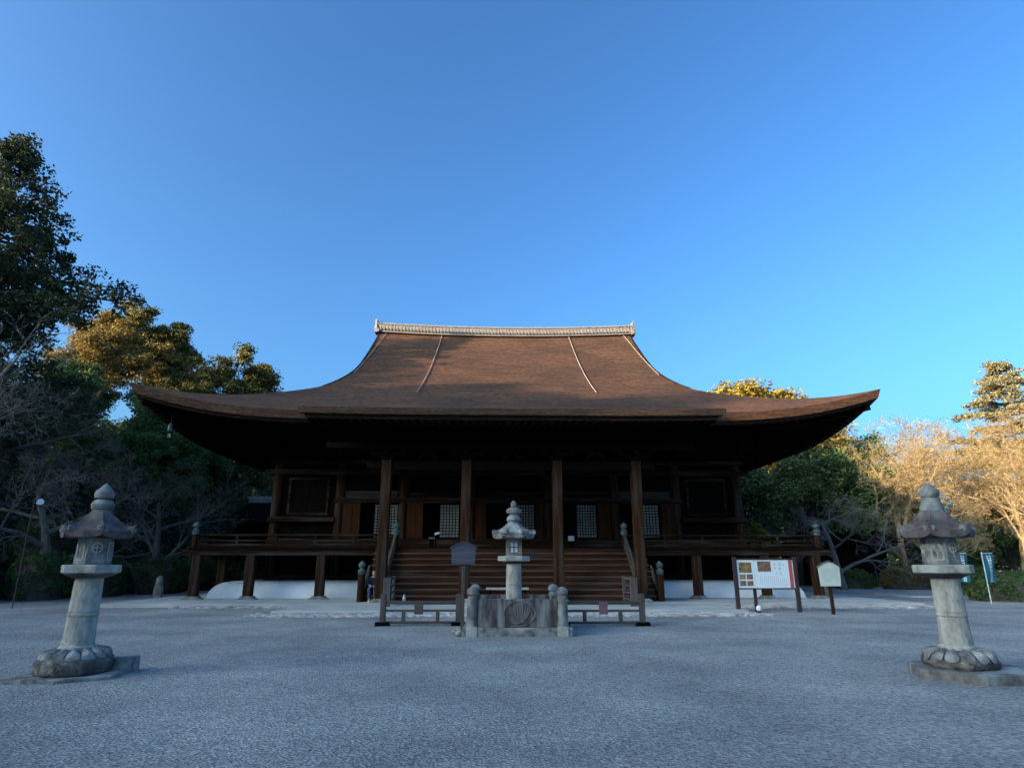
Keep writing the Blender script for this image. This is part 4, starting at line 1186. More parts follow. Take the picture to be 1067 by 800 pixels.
o = m.build('paper_notice', M['white_paint'], loc=(6.72, BY - 0.13, 3.93), bevel=0.002); tag(o, 'white paper notice fixed on the rightmost lattice door', 'paper notice')
t = empty('notice_card', (-3.55, 31.0, 2.36), 'small white tilted card on a dark stand left of a lattice door', 'card')
m = MB(); m.box(-0.03, 0.03, -0.03, 0.03, 0, 0.62); m.build('stand', M['wood_dark'], t)
m = MB(); m.box(-0.12, 0.12, -0.01, 0.01, -0.05, 0.05); m.build('card', M['white_paint'], t, loc=(0.05, -0.04, 0.68), rot=(0, R(-18), 0))
t = empty('offertory_tray', (-3.72, 30.7, 2.36), 'small grey tray on the veranda below the white card', 'tray')
m = MB(); m.box(-0.14, 0.14, -0.12, 0.12, 0.40, 0.50); m.build('tray', M['wood_grey'], t, bevel=0.01)
m = MB(); m.box(-0.10, 0.10, -0.09, 0.09, 0, 0.399); m.build('pedestal', M['wood_dark'], t)
t = empty('donation_box', (3.0, 31.2, 2.36), 'small bluish grey box on the veranda left of the second lattice door from the right', 'box')
m = MB(); m.box(-0.14, 0.14, -0.12, 0.12, 0.34, 0.58); m.build('box', M['ink_soft'], t, bevel=0.01)
m = MB(); m.box(-0.12, 0.12, -0.1, 0.1, 0, 0.339); m.build('pedestal', M['wood_dark'], t)

# ------------------------------------------------------------------ seated person
def skin(name, pts, edges, m, parent, root=0, sub=2):
    me = bpy.data.meshes.new(name); me.from_pydata([p[:3] for p in pts], edges, []); me.materials.append(m)
    o = bpy.data.objects.new(name, me); col.objects.link(o); o.parent = parent
    md = o.modifiers.new('skin', 'SKIN'); md.use_smooth_shade = True
    for i, p in enumerate(pts):
        sv = me.skin_vertices[0].data[i]; r_ = p[3]; sv.radius = (r_, p[4] if len(p) > 4 else r_); sv.use_root = (i == root)
    sd = o.modifiers.new('sub', 'SUBSURF'); sd.levels = sub; sd.render_levels = sub
    return o
per = empty('person', (-5.78, 27.62, 0.105), 'person in dark navy clothes and white shoes seated on the stairs beside the left pillar', 'person')
# seat level .50 (second tread), facing the camera (-y)
body = [(0, 0.12, 0.60, 0.13), (0, 0.06, 0.76, 0.125), (0, 0.0, 0.93, 0.13), (0, -0.05, 1.03, 0.055), (0, -0.075, 1.12, 0.075, 0.085), (0, -0.09, 1.20, 0.08, 0.09), (0, -0.09, 1.26, 0.05),
        (0.17, -0.02, 0.96, 0.055), (0.22, -0.10, 0.74, 0.042), (0.10, -0.30, 0.66, 0.030),
        (-0.17, -0.02, 0.96, 0.055), (-0.22, -0.10, 0.74, 0.042), (-0.10, -0.30, 0.66, 0.030),
        (0.10, 0.08, 0.57, 0.09), (0.12, -0.32, 0.55, 0.065), (0.11, -0.27, 0.10, 0.042), (0.11, -0.38, 0.05, 0.035),
        (-0.10, 0.08, 0.57, 0.09), (-0.12, -0.32, 0.55, 0.065), (-0.11, -0.27, 0.10, 0.042), (-0.11, -0.38, 0.05, 0.035)]
be = [(0, 1), (1, 2), (2, 3), (3, 4), (4, 5), (5, 6), (2, 7), (7, 8), (8, 9), (2, 10), (10, 11), (11, 12), (0, 13), (13, 14), (14, 15), (15, 16), (0, 17), (17, 18), (18, 19), (19, 20)]
for sx, wi in ((1, 9), (-1, 12)):
    base = len(body)
    body.append((sx * 0.05, -0.36, 0.64, 0.022)); be.append((wi, base))
    for k in range(4):
        i = len(body)
        body.append((sx * (0.02 + 0.018 * k), -0.41, 0.635 - 0.004 * k, 0.0085)); body.append((sx * (0.015 + 0.018 * k), -0.435 + 0.004 * abs(k - 1.5), 0.605, 0.0075))
        be += [(base, i), (i, i + 1)]
    i = len(body); body.append((sx * 0.085, -0.37, 0.66, 0.010)); body.append((sx * 0.07, -0.40, 0.665, 0.008)); be += [(base, i), (i, i + 1)]
bd = skin('body', body, be, M['skin'], per)
jk = [(0, 0.12, 0.62, 0.165), (0, 0.06, 0.76, 0.155), (0, 0.0, 0.93, 0.155), (0, -0.035, 1.00, 0.085),
      (0.18, -0.02, 0.96, 0.078), (0.225, -0.10, 0.74, 0.062), (0.12, -0.27, 0.665, 0.048), (-0.18, -0.02, 0.96, 0.078), (-0.225, -0.10, 0.74, 0.062), (-0.12, -0.27, 0.665, 0.048)]
skin('jacket', jk, [(0, 1), (1, 2), (2, 3), (2, 4), (4, 5), (5, 6), (2, 7), (7, 8), (8, 9)], M['navy'], per)
tz = [(0, 0.12, 0.59, 0.14), (0.10, 0.06, 0.57, 0.108), (0.125, -0.32, 0.555, 0.085), (0.11, -0.27, 0.14, 0.062), (-0.10, 0.06, 0.57, 0.108), (-0.125, -0.32, 0.555, 0.085), (-0.11, -0.27, 0.14, 0.062)]
skin('trousers', tz, [(0, 1), (1, 2), (2, 3), (0, 4), (4, 5), (5, 6)], M['jeans'], per)
for sx in (-1, 1):
    skin('shoe', [(sx * 0.11, -0.25, 0.055, 0.055, 0.05), (sx * 0.11, -0.34, 0.045, 0.05, 0.045), (sx * 0.115, -0.42, 0.035, 0.045, 0.032)], [(0, 1), (1, 2)], M['white_paint'], per)
skin('hair', [(0, -0.045, 1.24, 0.095, 0.09), (0, -0.02, 1.17, 0.085, 0.06)], [(0, 1)], M['hair'], per)
skin('face_mask', [(-0.04, -0.165, 1.135, 0.022), (0, -0.185, 1.135, 0.03), (0.04, -0.165, 1.135, 0.022)], [(0, 1), (1, 2)], M['white_paint'], per)
m = MB()
for sx in (-1, 1): m.ball((sx * 0.032, -0.168, 1.195), 0.011, 8)
m.build('eyes', M['hair'], per)

# ------------------------------------------------------------------ small outbuildings
def hut(x, y, w_, d_, he, hr, label, tilecap=True, rz=0):
    t = empty('small_shrine', (x, y, 0), label, 'outbuilding', None, rz)
    z0 = 0
    m = MB(); m.box(-w_ * 0.72, w_ * 0.72, -d_ * 0.72, d_ * 0.72, z0 - 0.3, he); m.build('wall', M['wood_dark'], t)
    m = MB()
    def f(u, v):
        s = abs(v - 0.5) * 2; z = hr - (hr - he) * (1 - (1 - s) ** 1.5) ** 1.0 ; z = he + (hr - he) * (1 - s) ** 1.35
        x_ = (-w_ + 2 * w_ * u) * (0.75 + 0.25 * s); y_ = -d_ + 2 * d_ * v
        return (x_, y_, z + 0.25 * (abs(u - 0.5) * 2) ** 3 * s)
    m.grid(f, 12, 20); m.grid(lambda u, v: (f(u, v)[0], f(u, v)[1], f(u, v)[2] - 0.22), 12, 20)
    rf_ = m.build('roof', M['wood_dark'], t, smooth=True)
    m = MB(); m.box(-w_ * 0.76, w_ * 0.76, -0.18, 0.18, hr - 0.02, hr + 0.28); m.tube([(-w_ * 0.8, 0, hr + 0.32), (w_ * 0.8, 0, hr + 0.32)], 0.14, 8)
    m.build('ridge_tiles', M['tile'], rf_)
hut(-17.0, 50.0, 3.8, 3.2, 4.5, 6.25, 'small dark-roofed shrine with pale ridge tiles behind the left side of the hall')
hut(26.5, 50.0, 3.2, 3.0, 3.2, 4.6, 'small dark hut among the trees behind the right end of the veranda')
t = empty('loudspeaker', (-19.0, 25.6, 0), 'white horn loudspeaker on a thin pole among the left bare trees', 'loudspeaker')
m = MB(); m.tube([(0, 0, -0.2), (0, 0, 4.1)], 0.022, 8); m.build('pole', M['bark_dark'], t)
m = MB(); m.tube([(0.05, 0.1, 3.95), (0.25, -0.05, 3.95), (0.42, -0.25, 3.97)], [0.04, 0.06, 0.12], 12); m.build('horn', M['white_paint'], t, smooth=True)

# ------------------------------------------------------------------ vegetation
def rvec(rng):
    while True:
        v = Vector((rng.uniform(-1, 1), rng.uniform(-1, 1), rng.uniform(-1, 1)))
        if 0.05 < v.length < 1: return v.normalized()

def skeleton(seed, H, r0, n, ang, ratio, wander, grav, t0=0.35, trunk_frac=0.6, lean=(0, 0), minr=0.0055, seg=0.55):
    rng = random.Random(seed); tubes = []; tips = []
    maxl = len(n)
    def br(p, d, L_, r, lev):
        k = max(3, min(12, int(L_ / seg)))
        pts = [p.copy()]; rad = [r]
        for i in range(k):
            d = (d + rvec(rng) * wander[min(lev, len(wander) - 1)] + Vector((0, 0, grav[min(lev, len(grav) - 1)]))).normalized()
            p = p + d * (L_ / k); pts.append(p.copy()); rad.append(max(minr, r * (1 - 0.72 * (i + 1) / k)))
        tubes.append((pts, rad, lev))
        if lev == maxl:
            tips.append((pts, r)); return
        cnt = n[lev]
        phase = rng.random() * 6.28
        for c in range(cnt):
            t = t0 if lev == 0 else 0.2
            tt = t + (1 - t) * (c + rng.random() * 0.8) / cnt
            tt = min(tt, 0.98)
            q = tt * k; i = int(q); fr = q - i
            bp = pts[i].lerp(pts[i + 1], fr); rr = rad[i] * (1 - fr) + rad[i + 1] * fr
            dd = (pts[i + 1] - pts[i]).normalized()
            a = R(ang[lev] + rng.uniform(-14, 14))
            u = dd.orthogonal().normalized(); w_ = dd.cross(u)
            ph = phase + c * 2.4 + rng.uniform(-0.4, 0.4)
            nd = (dd * math.cos(a) + (u * math.cos(ph) + w_ * math.sin(ph)) * math.sin(a)).normalized()
            nl = L_ * ratio[lev] * (1.15 - 0.55 * tt) * rng.uniform(0.75, 1.15)
            br(bp, nd, nl, max(minr, rr * (0.62 if lev == 0 else 0.6)), lev + 1)
        if lev >= 1: tips.append(([pts[-1], pts[-1]], r * 0.3))
    br(Vector((0, 0, -0.4)), Vector((lean[0], lean[1], 1)).normalized(), H * trunk_frac, r0, 0)
    return tubes, tips

def tubes_mb(tubes, lo, hi):
    m = MB()
    for pts, rad, lev in tubes:
        if lo <= lev <= hi:
            n = 8 if rad[0] > 0.12 else (5 if rad[0] > 0.035 else 3)
            m.tube(pts, rad, n, cap=False)
    return m

def leaf_cloud(name, m, centers, radii, n_per, size, seed, flat=0.7, upbias=0.5, aspect=0.6, tintspread=0.25, parent=None):
    rg = np.random.default_rng(seed)
    C_ = np.array(centers, dtype=float); K = len(C_)
    rad = np.array(radii, dtype=float)
    if rad.ndim == 0: rad = np.full(K, float(rad))
    idx = np.repeat(np.arange(K), n_per)
    N_ = len(idx)
    off = rg.normal(size=(N_, 3)); ln = np.linalg.norm(off, axis=1, keepdims=True)
    off = off / ln * (rg.random((N_, 1)) ** 0.45)
    off[:, 2] *= flat
    pos = C_[idx] + off * rad[idx][:, None]
    nrm = rg.normal(size=(N_, 3)); nrm[:, 2] += upbias; nrm += off * 0.8
    nrm /= np.linalg.norm(nrm, axis=1, keepdims=True)
    t1 = np.cross(nrm, rg.normal(size=(N_, 3))); t1 /= np.linalg.norm(t1, axis=1, keepdims=True)
    t2 = np.cross(nrm, t1)
    s = size * rg.uniform(0.6, 1.35, size=(N_, 1))
    v = np.stack([pos - t1 * s, pos - t2 * s * aspect, pos + t1 * s, pos + t2 * s * aspect], axis=1).reshape(-1, 3)
    me = bpy.data.meshes.new(name)
    me.vertices.add(N_ * 4); me.vertices.foreach_set('co', v.astype(np.float32).ravel())
    me.loops.add(N_ * 4); me.loops.foreach_set('vertex_index', np.arange(N_ * 4, dtype=np.int32))
    me.polygons.add(N_); me.polygons.foreach_set('loop_start', np.arange(0, N_ * 4, 4, dtype=np.int32))
    me.polygons.foreach_set('loop_total', np.full(N_, 4, dtype=np.int32))
    base = rg.random(K)[idx]
    tint = np.clip(base * 0.7 + 0.15 + rg.normal(size=N_) * tintspread, 0, 1)
    at = me.attributes.new('tint', 'FLOAT', 'FACE'); at.data.foreach_set('value', tint.astype(np.float32))
    me.materials.append(m); me.update(calc_edges=True)
    o = bpy.data.objects.new(name, me); col.objects.link(o)
    if parent: o.parent = parent
    return o

def tree_proto(name, barkm, leafm, seed, H, r0, n, ang, ratio, wander, grav, leaf_n, leaf_size, clump, t0=0.35, tf=0.6, flat=0.7, extra=None, keep=2, maxc=240):
    tubes, tips = skeleton(seed, H, r0, n, ang, ratio, wander, grav, t0, tf)
    root = bpy.data.objects.new(name, None); col.objects.link(root)
    tubes_mb(tubes, 0, 0).build('trunk', barkm, root, smooth=True)
    tubes_mb(tubes, 1, keep).build('limbs', barkm, root)
    if leafm:
        rg = random.Random(seed + 1); cs = []; rs = []
        for pts, r in tips:
            for p in (pts[-1], pts[len(pts) // 2]):
                cs.append(tuple(p + rvec(rg) * 0.2)); rs.append(clump * rg.uniform(0.6, 1.3))
        if len(cs) > maxc:
            sel = rg.sample(range(len(cs)), maxc); cs = [cs[i] for i in sel]; rs = [rs[i] for i in sel]
        leaf_cloud('crown', leafm, cs, rs, leaf_n, leaf_size, seed + 2, flat, parent=root)
    return root

def layered_tree(name, barkm, leafm, seed, H, r0, zs, Rl, leaf_n, leaf_size, clump, tiers=16, per=5, droop=-0.1, shape=1.0, gap=0.15, extra=(), vj=0.0, flat=0.45):
    rng = random.Random(seed); root = bpy.data.objects.new(name, None); col.objects.link(root)
    tk = MB(); k = 14; pts = []; p = Vector((0, 0, -0.5))
    for i in range(k + 1):
        pts.append(Vector((0.12 * math.sin(i * 0.8 + seed), 0.12 * math.cos(i * 0.6 + seed), -0.5 + (H + 0.5) * i / k)))
    tk.tube(pts, [max(0.02, r0 * (1 - i / k) + 0.02) for i in range(k + 1)], 9); tk.build('trunk', barkm, root, smooth=True)
    lm = MB(); cs = []; rs = []
    specs = []
    for i in range(tiers):
        t = i / (tiers - 1); z = zs + (H * 0.97 - zs) * t
        for j in range(per):
            if rng.random() < gap: continue
            a = j * 6.283 / per + i * 1.1 + rng.uniform(-0.35, 0.35)
            L_ = (Rl * (1 - t) ** shape + 0.5) * rng.uniform(0.65, 1.15)
            specs.append((z + rng.uniform(-0.3, 0.3), a, L_))
    specs += list(extra)
    for z, a, L_ in specs:
        d = Vector((math.cos(a), math.sin(a), 0)); q = Vector((0, 0, z)); kk = max(3, int(L_ / 0.5)); pp = [q.copy()]
        dz = rng.uniform(0.0, 0.25)
        for s_ in range(kk):
            q = q + d * (L_ / kk) + Vector((rng.uniform(-0.08, 0.08), rng.uniform(-0.08, 0.08), (dz + droop * (s_ / kk) * 3) * L_ / kk)); pp.append(q.copy())
            f_ = (s_ + 1) / kk
            if f_ > 0.25:
                side = Vector((-d.y, d.x, 0))
                for sg in (-1, 0, 1):
                    if rng.random() < 0.22: continue
                    cs.append(tuple(q + side * sg * clump * 0.9 * (1.1 - 0.5 * f_) * rng.uniform(0.6, 1.3) + Vector((0, 0, rng.uniform(-0.1 - vj, 0.25 + vj)))))
                    rs.append(clump * rng.uniform(0.55, 1.15))
        lm.tube(pp, [max(0.012, 0.028 * L_ * (1 - s_ / (kk + 1)) ) for s_ in range(kk + 1)], 5, cap=False)
    lm.build('limbs', barkm, root)
    leaf_cloud('crown', leafm, cs, rs, leaf_n, leaf_size, seed + 2, flat, parent=root)
    return root

_used = {}
def place(proto, x, y, z, s, rz, label, cat='tree', group=None, sz=None):
    o = proto
    if proto.name in _used: o = copy_tree(proto)
    _used[proto.name] = 1
    o.location = (x, y, z); o.rotation_euler = (0, 0, rz); o.scale = (s, s, sz or s)
    tag(o, label, cat, group)
    if not group and 'group' in o: del o['group']
    return o
def hz(x, y): return max(0.0, hill_h(x, y))

# prototypes
bare = tree_proto('bare_tree', M['bark_grey'], None, 21, 11, 0.30, (6, 6, 6, 5, 4), (52, 42, 40, 40, 38), (0.95, 0.62, 0.55, 0.52, 0.5), (0.10, 0.22, 0.25, 0.28, 0.3), (0.02, 0.03, 0.0, -0.01, 0.0), 0, 0, 0, t0=0.30, tf=0.55, keep=5)
bare2 = tree_proto('bare_tree', M['bark_grey'], None, 35, 9, 0.24, (6, 6, 6, 5, 4), (60, 45, 40, 40, 38), (1.05, 0.62, 0.55, 0.52, 0.5), (0.14, 0.25, 0.28, 0.28, 0.3), (0.0, 0.02, 0.0, -0.02, -0.02), 0, 0, 0, t0=0.30, tf=0.5, keep=5)
tan = tree_proto('bare_tree', M['bark_tan'], M['leaf_dry'], 44, 13, 0.26, (8, 7, 6, 6, 4), (44, 40, 38, 38, 38), (0.75, 0.6, 0.55, 0.52, 0.5), (0.10, 0.2, 0.22, 0.26, 0.3), (0.02, 0.04, 0.02, 0.0, 0.0), 6, 0.055, 0.6, t0=0.25, tf=0.62, keep=5, maxc=700)
tan2 = tree_proto('bare_tree', M['bark_tan'], M['leaf_dry'], 57, 12, 0.24, (8, 7, 6, 6, 4), (50, 42, 40, 38, 38), (0.8, 0.6, 0.55, 0.52, 0.5), (0.14, 0.22, 0.24, 0.28, 0.3), (0.02, 0.03, 0.0, 0.0, 0.0), 5, 0.05, 0.55, t0=0.22, tf=0.58, keep=5, maxc=500)
ever = tree_proto('evergreen_tree', M['bark_dark'], M['leaf_dark'], 61, 11, 0.30, (9, 5, 4), (55, 45, 45), (0.60, 0.55, 0.55), (0.1, 0.2, 0.25), (0.03, 0.06, 0.05), 95, 0.13, 0.95, t0=0.18, tf=0.8)
ever2 = tree_proto('evergreen_tree', M['bark_dark'], M['leaf_green'], 67, 10, 0.28, (10, 5, 4), (65, 45, 45), (0.62, 0.55, 0.5), (0.1, 0.2, 0.25), (0.03, 0.04, 0.03), 95, 0.12, 0.85, t0=0.12, tf=0.8)
olive = tree_proto('broadleaf_tree', M['bark_tan'], M['leaf_olive'], 71, 13, 0.26, (7, 5, 4), (40, 42, 45), (0.62, 0.6, 0.55), (0.12, 0.2, 0.25), (0.05, 0.06, 0.04), 110, 0.13, 0.92, t0=0.38, tf=0.72, flat=0.55)
brown = tree_proto('broadleaf_tree', M['bark_tan'], M['leaf_brown'], 83, 13, 0.26, (7, 5, 4), (45, 42, 45), (0.62, 0.6, 0.55), (0.12, 0.2, 0.25), (0.05, 0.05, 0.03), 100, 0.12, 0.90, t0=0.36, tf=0.72, flat=0.5)
yell = tree_proto('yellow_green_tree', M['bark_dark'], M['leaf_yellow'], 91, 18, 0.4, (9, 6, 4), (50, 40, 40), (0.55, 0.55, 0.5), (0.1, 0.18, 0.2), (0.05, 0.08, 0.06), 130, 0.15, 1.15, t0=0.35, tf=0.75)
tall = layered_tree('tall_evergreen_tree', M['bark_dark'], M['leaf_fir'], 101, 25.5, 0.42, 7.0, 5.8, 52, 0.115, 0.62, tiers=22, per=5, shape=0.5, gap=0.22, vj=0.55, flat=0.8, extra=[(15.0, -0.1, 9.3), (15.8, 0.15, 7.2), (13.8, -0.3, 7.6)])
conif = layered_tree('conifer_tree', M['bark_dark'], M['leaf_sun_toned'], 111, 20, 0.30, 5.0, 7.5, 42, 0.12, 0.75, tiers=17, per=6, shape=0.75, gap=0.08)

G1 = 'trees on the left hillside'
place(tall, -27.5, 30.5, hz(-28.2, 30.5) - 1.0, 0.915, 0.0, 'very tall dark evergreen rising at the left edge above all the other trees')
place(brown, -39.5, 57, hz(-39.5, 57) - 0.3, 0.98, 0.5, 'brownish leafy tree on the hill just right of the tallest evergreen', group=G1)
place(olive, -34.5, 60, hz(-34.5, 60) - 0.3, 0.98, 1.5, 'sunlit olive tree on the hill, second from the tallest evergreen', group=G1)
place(brown, -30.5, 58, hz(-30.5, 58) - 0.3, 1.0, 3.4, 'sunlit golden brown tree near the middle of the hill crest', group=G1)
place(olive, -26.2, 58.5, hz(-26.2, 58.5) - 0.3, 1.0, 2.2, 'olive tree on the hill crest above the left end of the roof', group=G1)
place(olive, -22.4, 57.5, hz(-22.4, 57.5) - 0.3, 1.0, 5.0, 'smallest rightmost dark tree of the hill crest, against the sky', group=G1)
place(brown, -35.5, 50, hz(-35.5, 50) - 0.3, 0.9, 1.1, 'golden brown tree on the slope directly under the long branch of the tallest evergreen', group=G1)
place(olive, -28.0, 52.5, hz(-28, 52.5) - 0.3, 0.72, 2.9, 'olive tree filling the slope just above the left tip of the roof', group=G1)
place(ever, -33, 47, hz(-33, 47) - 0.6, 0.75, 0.4, 'dark evergreen on the slope under the brownish hill tree', group=G1)
place(ever, -28, 49, hz(-28, 49) - 0.6, 0.72, 1.9, 'dark evergreen on the slope behind the bare trees', group=G1)
place(ever2, -24.5, 46, hz(-24.5, 46) - 0.4, 0.85, 3.0, 'green evergreen just left of the hanging wind bell', group=G1)
place(ever, -22.5, 52, hz(-22.5, 52) - 0.4, 0.75, 4.4, 'dark evergreen behind the left tip of the roof', group=G1)
place(ever2, -24.2, 42.5, hz(-24.2, 42.5) - 0.3, 0.72, 5.2, 'round mid-green evergreen left of the small shrine', group=G1)
place(ever, -17.5, 58, hz(-17.5, 58) - 0.3, 1.05, 0.9, 'dark evergreen directly behind the small shrine', group=G1)
place(ever2, -29.5, 40, hz(-29.5, 40) - 0.6, 0.85, 0.2, 'bushy green evergreen behind the left lantern', group=G1)
place(ever, -34.5, 36, hz(-34.5, 36) - 0.6, 0.8, 2.6, 'dark evergreen at the left edge beneath the tall one', group=G1)
place(bare, -25.6, 27.0, hz(-24.8, 27) - 0.1, 1.45, 0.6, 'wide bare grey tree at the left edge reaching over the left lantern', group='bare grey trees on the left')
place(bare2, -22.0, 32.0, hz(-22.0, 32) - 0.1, 1.35, 2.5, 'bare grey tree with fine drooping twigs between the left lantern and the roof tip', group='bare grey trees on the left')
place(bare2, -28.5, 34.0, hz(-28.5, 34) - 0.1, 1.6, 4.6, 'bare grey tree farther up the slope at the left edge', group='bare grey trees on the left')
place(bare, -20.6, 38.5, hz(-20.6, 38.5) - 0.1, 0.95, 3.9, 'smallest bare grey tree, just left of the veranda corner', group='bare grey trees on the left')

G2 = 'trees to the right of the hall'
place(yell, 24.8, 68, 0, 1.75, 0.3, 'left one of the yellow-green crowns showing above the right eave', group='yellow crowns above the roof', sz=1.27)
place(yell, 32.0, 69, 0, 1.7, 2.3, 'right one of the yellow-green crowns showing above the right eave', group='yellow crowns above the roof', sz=1.30)
place(ever, 19.5, 50, -0.3, 1.0, 0.5, 'dark evergreen just right of the hall wall', group=G2)
place(ever, 24.0, 52, -0.3, 1.12, 1.7, 'dark evergreen below the right tip of the roof', group=G2)
place(ever2, 28.5, 54, -0.3, 1.12, 3.3, 'green evergreen behind the pale-barked bare tree', group=G2)
place(ever, 33.5, 58, -0.3, 1.25, 4.3, 'dark evergreen topping the trees behind the cream notice', group=G2)
place(ever, 42, 66, -0.3, 1.05, 5.3, 'dark evergreen deep behind the right lantern', group=G2)
place(ever2, 52, 64, -0.3, 1.0, 0.3, 'green evergreen deep behind the banners', group=G2)
place(ever, 62, 60, -0.3, 1.1, 2.8, 'dark evergreen at the far right behind the tan trees', group=G2)
G3 = 'leafless tan trees on the right'
place(bare2, 22.6, 43, 0, 1.12, 1.0, 'pale-barked bare tree right of the veranda end behind the cream notice')
place(tan, 31.5, 50, 0, 1.15, 0.4, 'leafless tan tree left of the right lantern', group=G3)
place(tan2, 36.5, 52, 0, 1.2, 2.0, 'leafless tan tree directly behind the right lantern', group=G3)
place(tan, 41.5, 50, 0, 1.15, 3.6, 'leafless tan tree between the right lantern and the banners', group=G3)
place(tan2, 45.0, 55, 0, 1.62, 5.1, 'tall leafless tan tree under the conifer', group=G3)
place(tan, 38.0, 60, 0, 1.55, 1.2, 'rounded tan crown against the sky left of the conifer', group=G3)
place(tan2, 37.5, 41, 0, 0.85, 0.2, 'low leafless tan tree above the banners', group=G3)
place(tan, 50.0, 52, 0, 1.6, 0.9, 'leafless tan tree at the right edge of the photo', group=G3)
place(tan2, 30.0, 43, 0, 0.62, 4.0, 'small leafless tree above the hedge beside the pale-barked one', group=G3)
place(conif, 52.0, 61, 0, 1.10, 0.8, 'tall tiered conifer at the right edge standing above the tan trees')

# undergrowth on the left slope: too dense to count
rg = random.Random(77); cs = []; rs = []
for i in range(900):
    y = rg.uniform(26, 75); x = rg.uniform(-60, -12)
    d = (x + 23.5) * -0.913 + (y - 31) * 0.408
    if d < 1.0 or d > 42: continue
    cs.append((x, y, hill_h(x, y) + 0.5)); rs.append(rg.uniform(0.9, 2.0))
tag(leaf_cloud('undergrowth', M['leaf_dark'], cs, rs, 75, 0.15, 5, 0.8), 'dense dark undergrowth covering the left hillside', 'undergrowth', kind='stuff')
# woodland along the far background, too far to tell apart
rg = random.Random(78); cs = []; rs = []
for i in range(620):
    x = rg.uniform(12, 120); y = 78 + rg.uniform(0, 10) - 0.1 * x
    cs.append((x, y, rg.uniform(0, 8.5) * (0.75 + 0.25 * math.sin(x * 0.21)))); rs.append(rg.uniform(1.5, 2.8))
tag(leaf_cloud('far_wood', M['leaf_green'], cs, rs, 110, 0.24, 6, 0.8), 'distant dark woodland closing the view on the right', 'woodland', kind='stuff')
# canopy on the shading ridge
rg = random.Random(79); cs = []; rs = []
for i in range(900):
    t = rg.uniform(-60, 130); wv = 112 + rg.gauss(0, 5)
    p = SH * wv + TH * t
    lump = 1.5 * math.sin(t * 0.31) + 1.1 * math.sin(t * 0.83 + 2) + 0.9 * math.sin(t * 1.9) + (2.4 if 33 < t < 46 else 0)
    cs.append((p.x, p.y, 37.9 + lump + rg.uniform(-2.0, 3.0) - (2.0 if t > 50 else 0))); rs.append(rg.uniform(1.2, 2.2))
tag(leaf_cloud('ridge_wood', M['leaf_green'], cs, rs, 90, 0.42, 7, 0.8), 'woodland crowning the ridge on the sunny side', 'woodland', kind='stuff')

# clipped hedges and bushes
def hedge(name, x, y, z, rx, ry, h, rz, label, cat, group, m='leaf_hedge', seed=0, nn=220):
    rg = random.Random(seed); cs = []; rs = []
    for i in range(nn):
        a = rg.random() * 6.283; e = math.asin(rg.random() ** 0.8)
        k = rg.uniform(0.86, 1.0)
        cs.append((rx * k * math.cos(a) * math.cos(e) ** 0.6, ry * k * math.sin(a) * math.cos(e) ** 0.6, h * k * math.sin(e) ** 0.8 * 0.95 + 0.03)); rs.append(0.20)
    root = bpy.data.objects.new(name, None); col.objects.link(root)
    leaf_cloud('foliage', M[m], cs, rs, 42, 0.045, seed, 0.9, parent=root)
    mm = MB(); mm.grid(lambda u, v: (rx * 0.88 * math.cos(6.2832 * u) * math.cos(v * 1.5) ** 0.6, ry * 0.88 * math.sin(6.2832 * u) * math.cos(v * 1.5) ** 0.6, h * 0.88 * math.sin(v * 1.5) ** 0.8), 20, 8)
    mm.build('inner_branches', M['bark_dark'], root, smooth=True)
    root.location = (x, y, z); root.rotation_euler = (0, 0, rz)
    tag(root, label, cat, group)
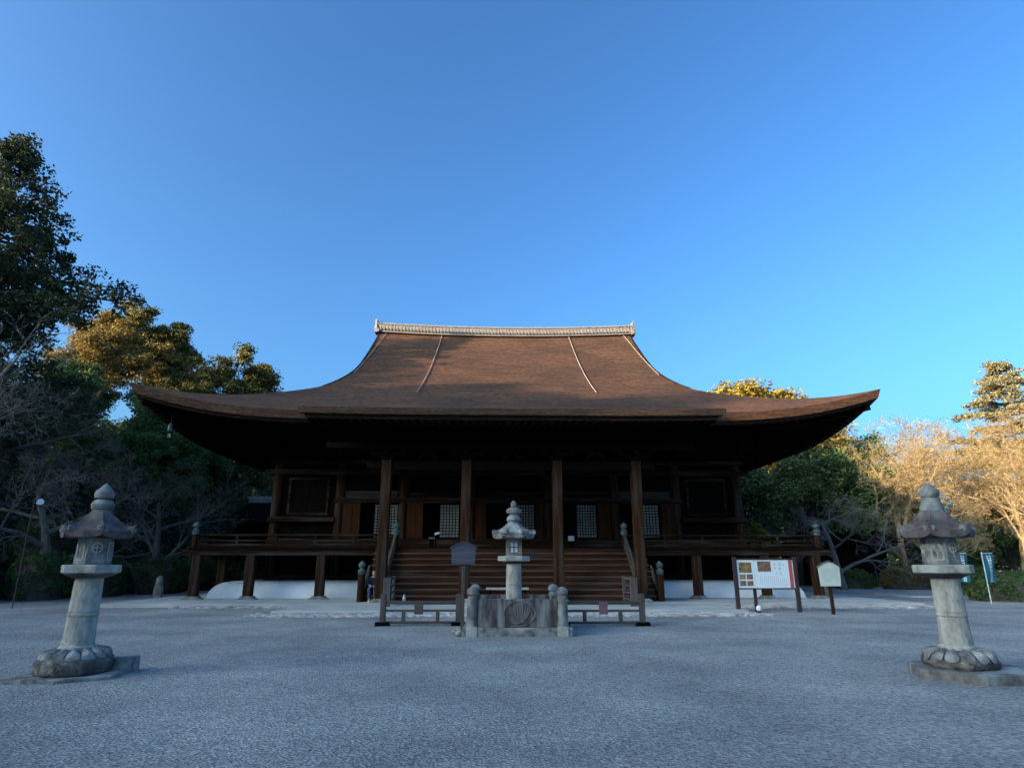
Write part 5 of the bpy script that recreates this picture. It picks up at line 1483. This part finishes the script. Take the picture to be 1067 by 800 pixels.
for i, (x, y, rx, ry, h, lab) in enumerate((
    (-24.2, 29.0, 2.0, 1.3, 2.3, 'clipped round bush at the left edge behind the left lantern'),
    (-22.8, 32.4, 2.2, 1.3, 2.4, 'clipped round bush directly behind the left lantern'),
    (-21.9, 35.6, 2.2, 1.3, 2.2, 'clipped round bush just right of the left lantern'),
    (-20.6, 39.2, 2.4, 1.4, 2.2, 'clipped round bush left of the stone marker'),
    (-20.4, 43.6, 1.8, 1.2, 1.7, 'clipped round bush seen behind the veranda corner'),
    (-27.2, 30.5, 2.2, 1.6, 3.4, 'taller bush on the bank behind the left lantern'),
    (-25.0, 35.5, 2.4, 1.6, 3.6, 'taller bush on the bank under the bare trees'))):
    hedge('clipped_bush', x, y, hz(x, y) * 0.5, rx, ry, h, R(-65), lab, 'bush', 'bushes along the left edge of the gravel', seed=200 + i, nn=320)
for i, (x, y, rx, ry, h, lab) in enumerate((
    (23.6, 29.4, 2.6, 1.2, 0.95, 'low clipped hedge behind the banners at the right edge'),
    (24.4, 45.0, 1.3, 1.0, 1.3, 'small clipped bush right of the pale-barked tree'),
    (27.2, 43.5, 1.7, 1.1, 1.5, 'reddish clipped bush halfway between the cream notice and the right lantern'),
    (30.6, 42.8, 1.9, 1.2, 1.6, 'clipped bush just left of the right lantern'),
    (29.0, 37.0, 2.2, 1.1, 1.3, 'clipped bush behind the shaft of the right lantern'))):
    hedge('clipped_bush', x, y, 0, rx, ry, h, R(-20), lab, 'bush', 'bushes along the right edge of the gravel', 'leaf_hedge' if i != 2 else 'leaf_brown', 300 + i, 260)
# yellow-green shrub beside the hall wall
sh = tree_proto('leafy_shrub', M['bark_dark'], M['leaf_yellow'], 131, 4.6, 0.06, (7, 4), (30, 40), (0.5, 0.5), (0.1, 0.2), (0.06, 0.05), 30, 0.09, 0.35, t0=0.2, tf=0.8, keep=2)
place(sh, 16.6, 41.5, 0, 1.0, 0.3, 'slim yellow-green shrub rising beside the right wall of the hall', 'shrub')
# pale kerb at the edges of the gravel
for (p0, p1) in (((20.5, 33.0), (33.0, 29.0)), ((20.5, 33.0), (19.4, 47.0))):
    m = MB(); m.beam((p0[0], p0[1], 0.02), (p1[0], p1[1], 0.02), 0.16, 0.10)
    tag(m.build('kerb', M['paving']), 'pale kerb edging the gravel on the right', kind='structure')
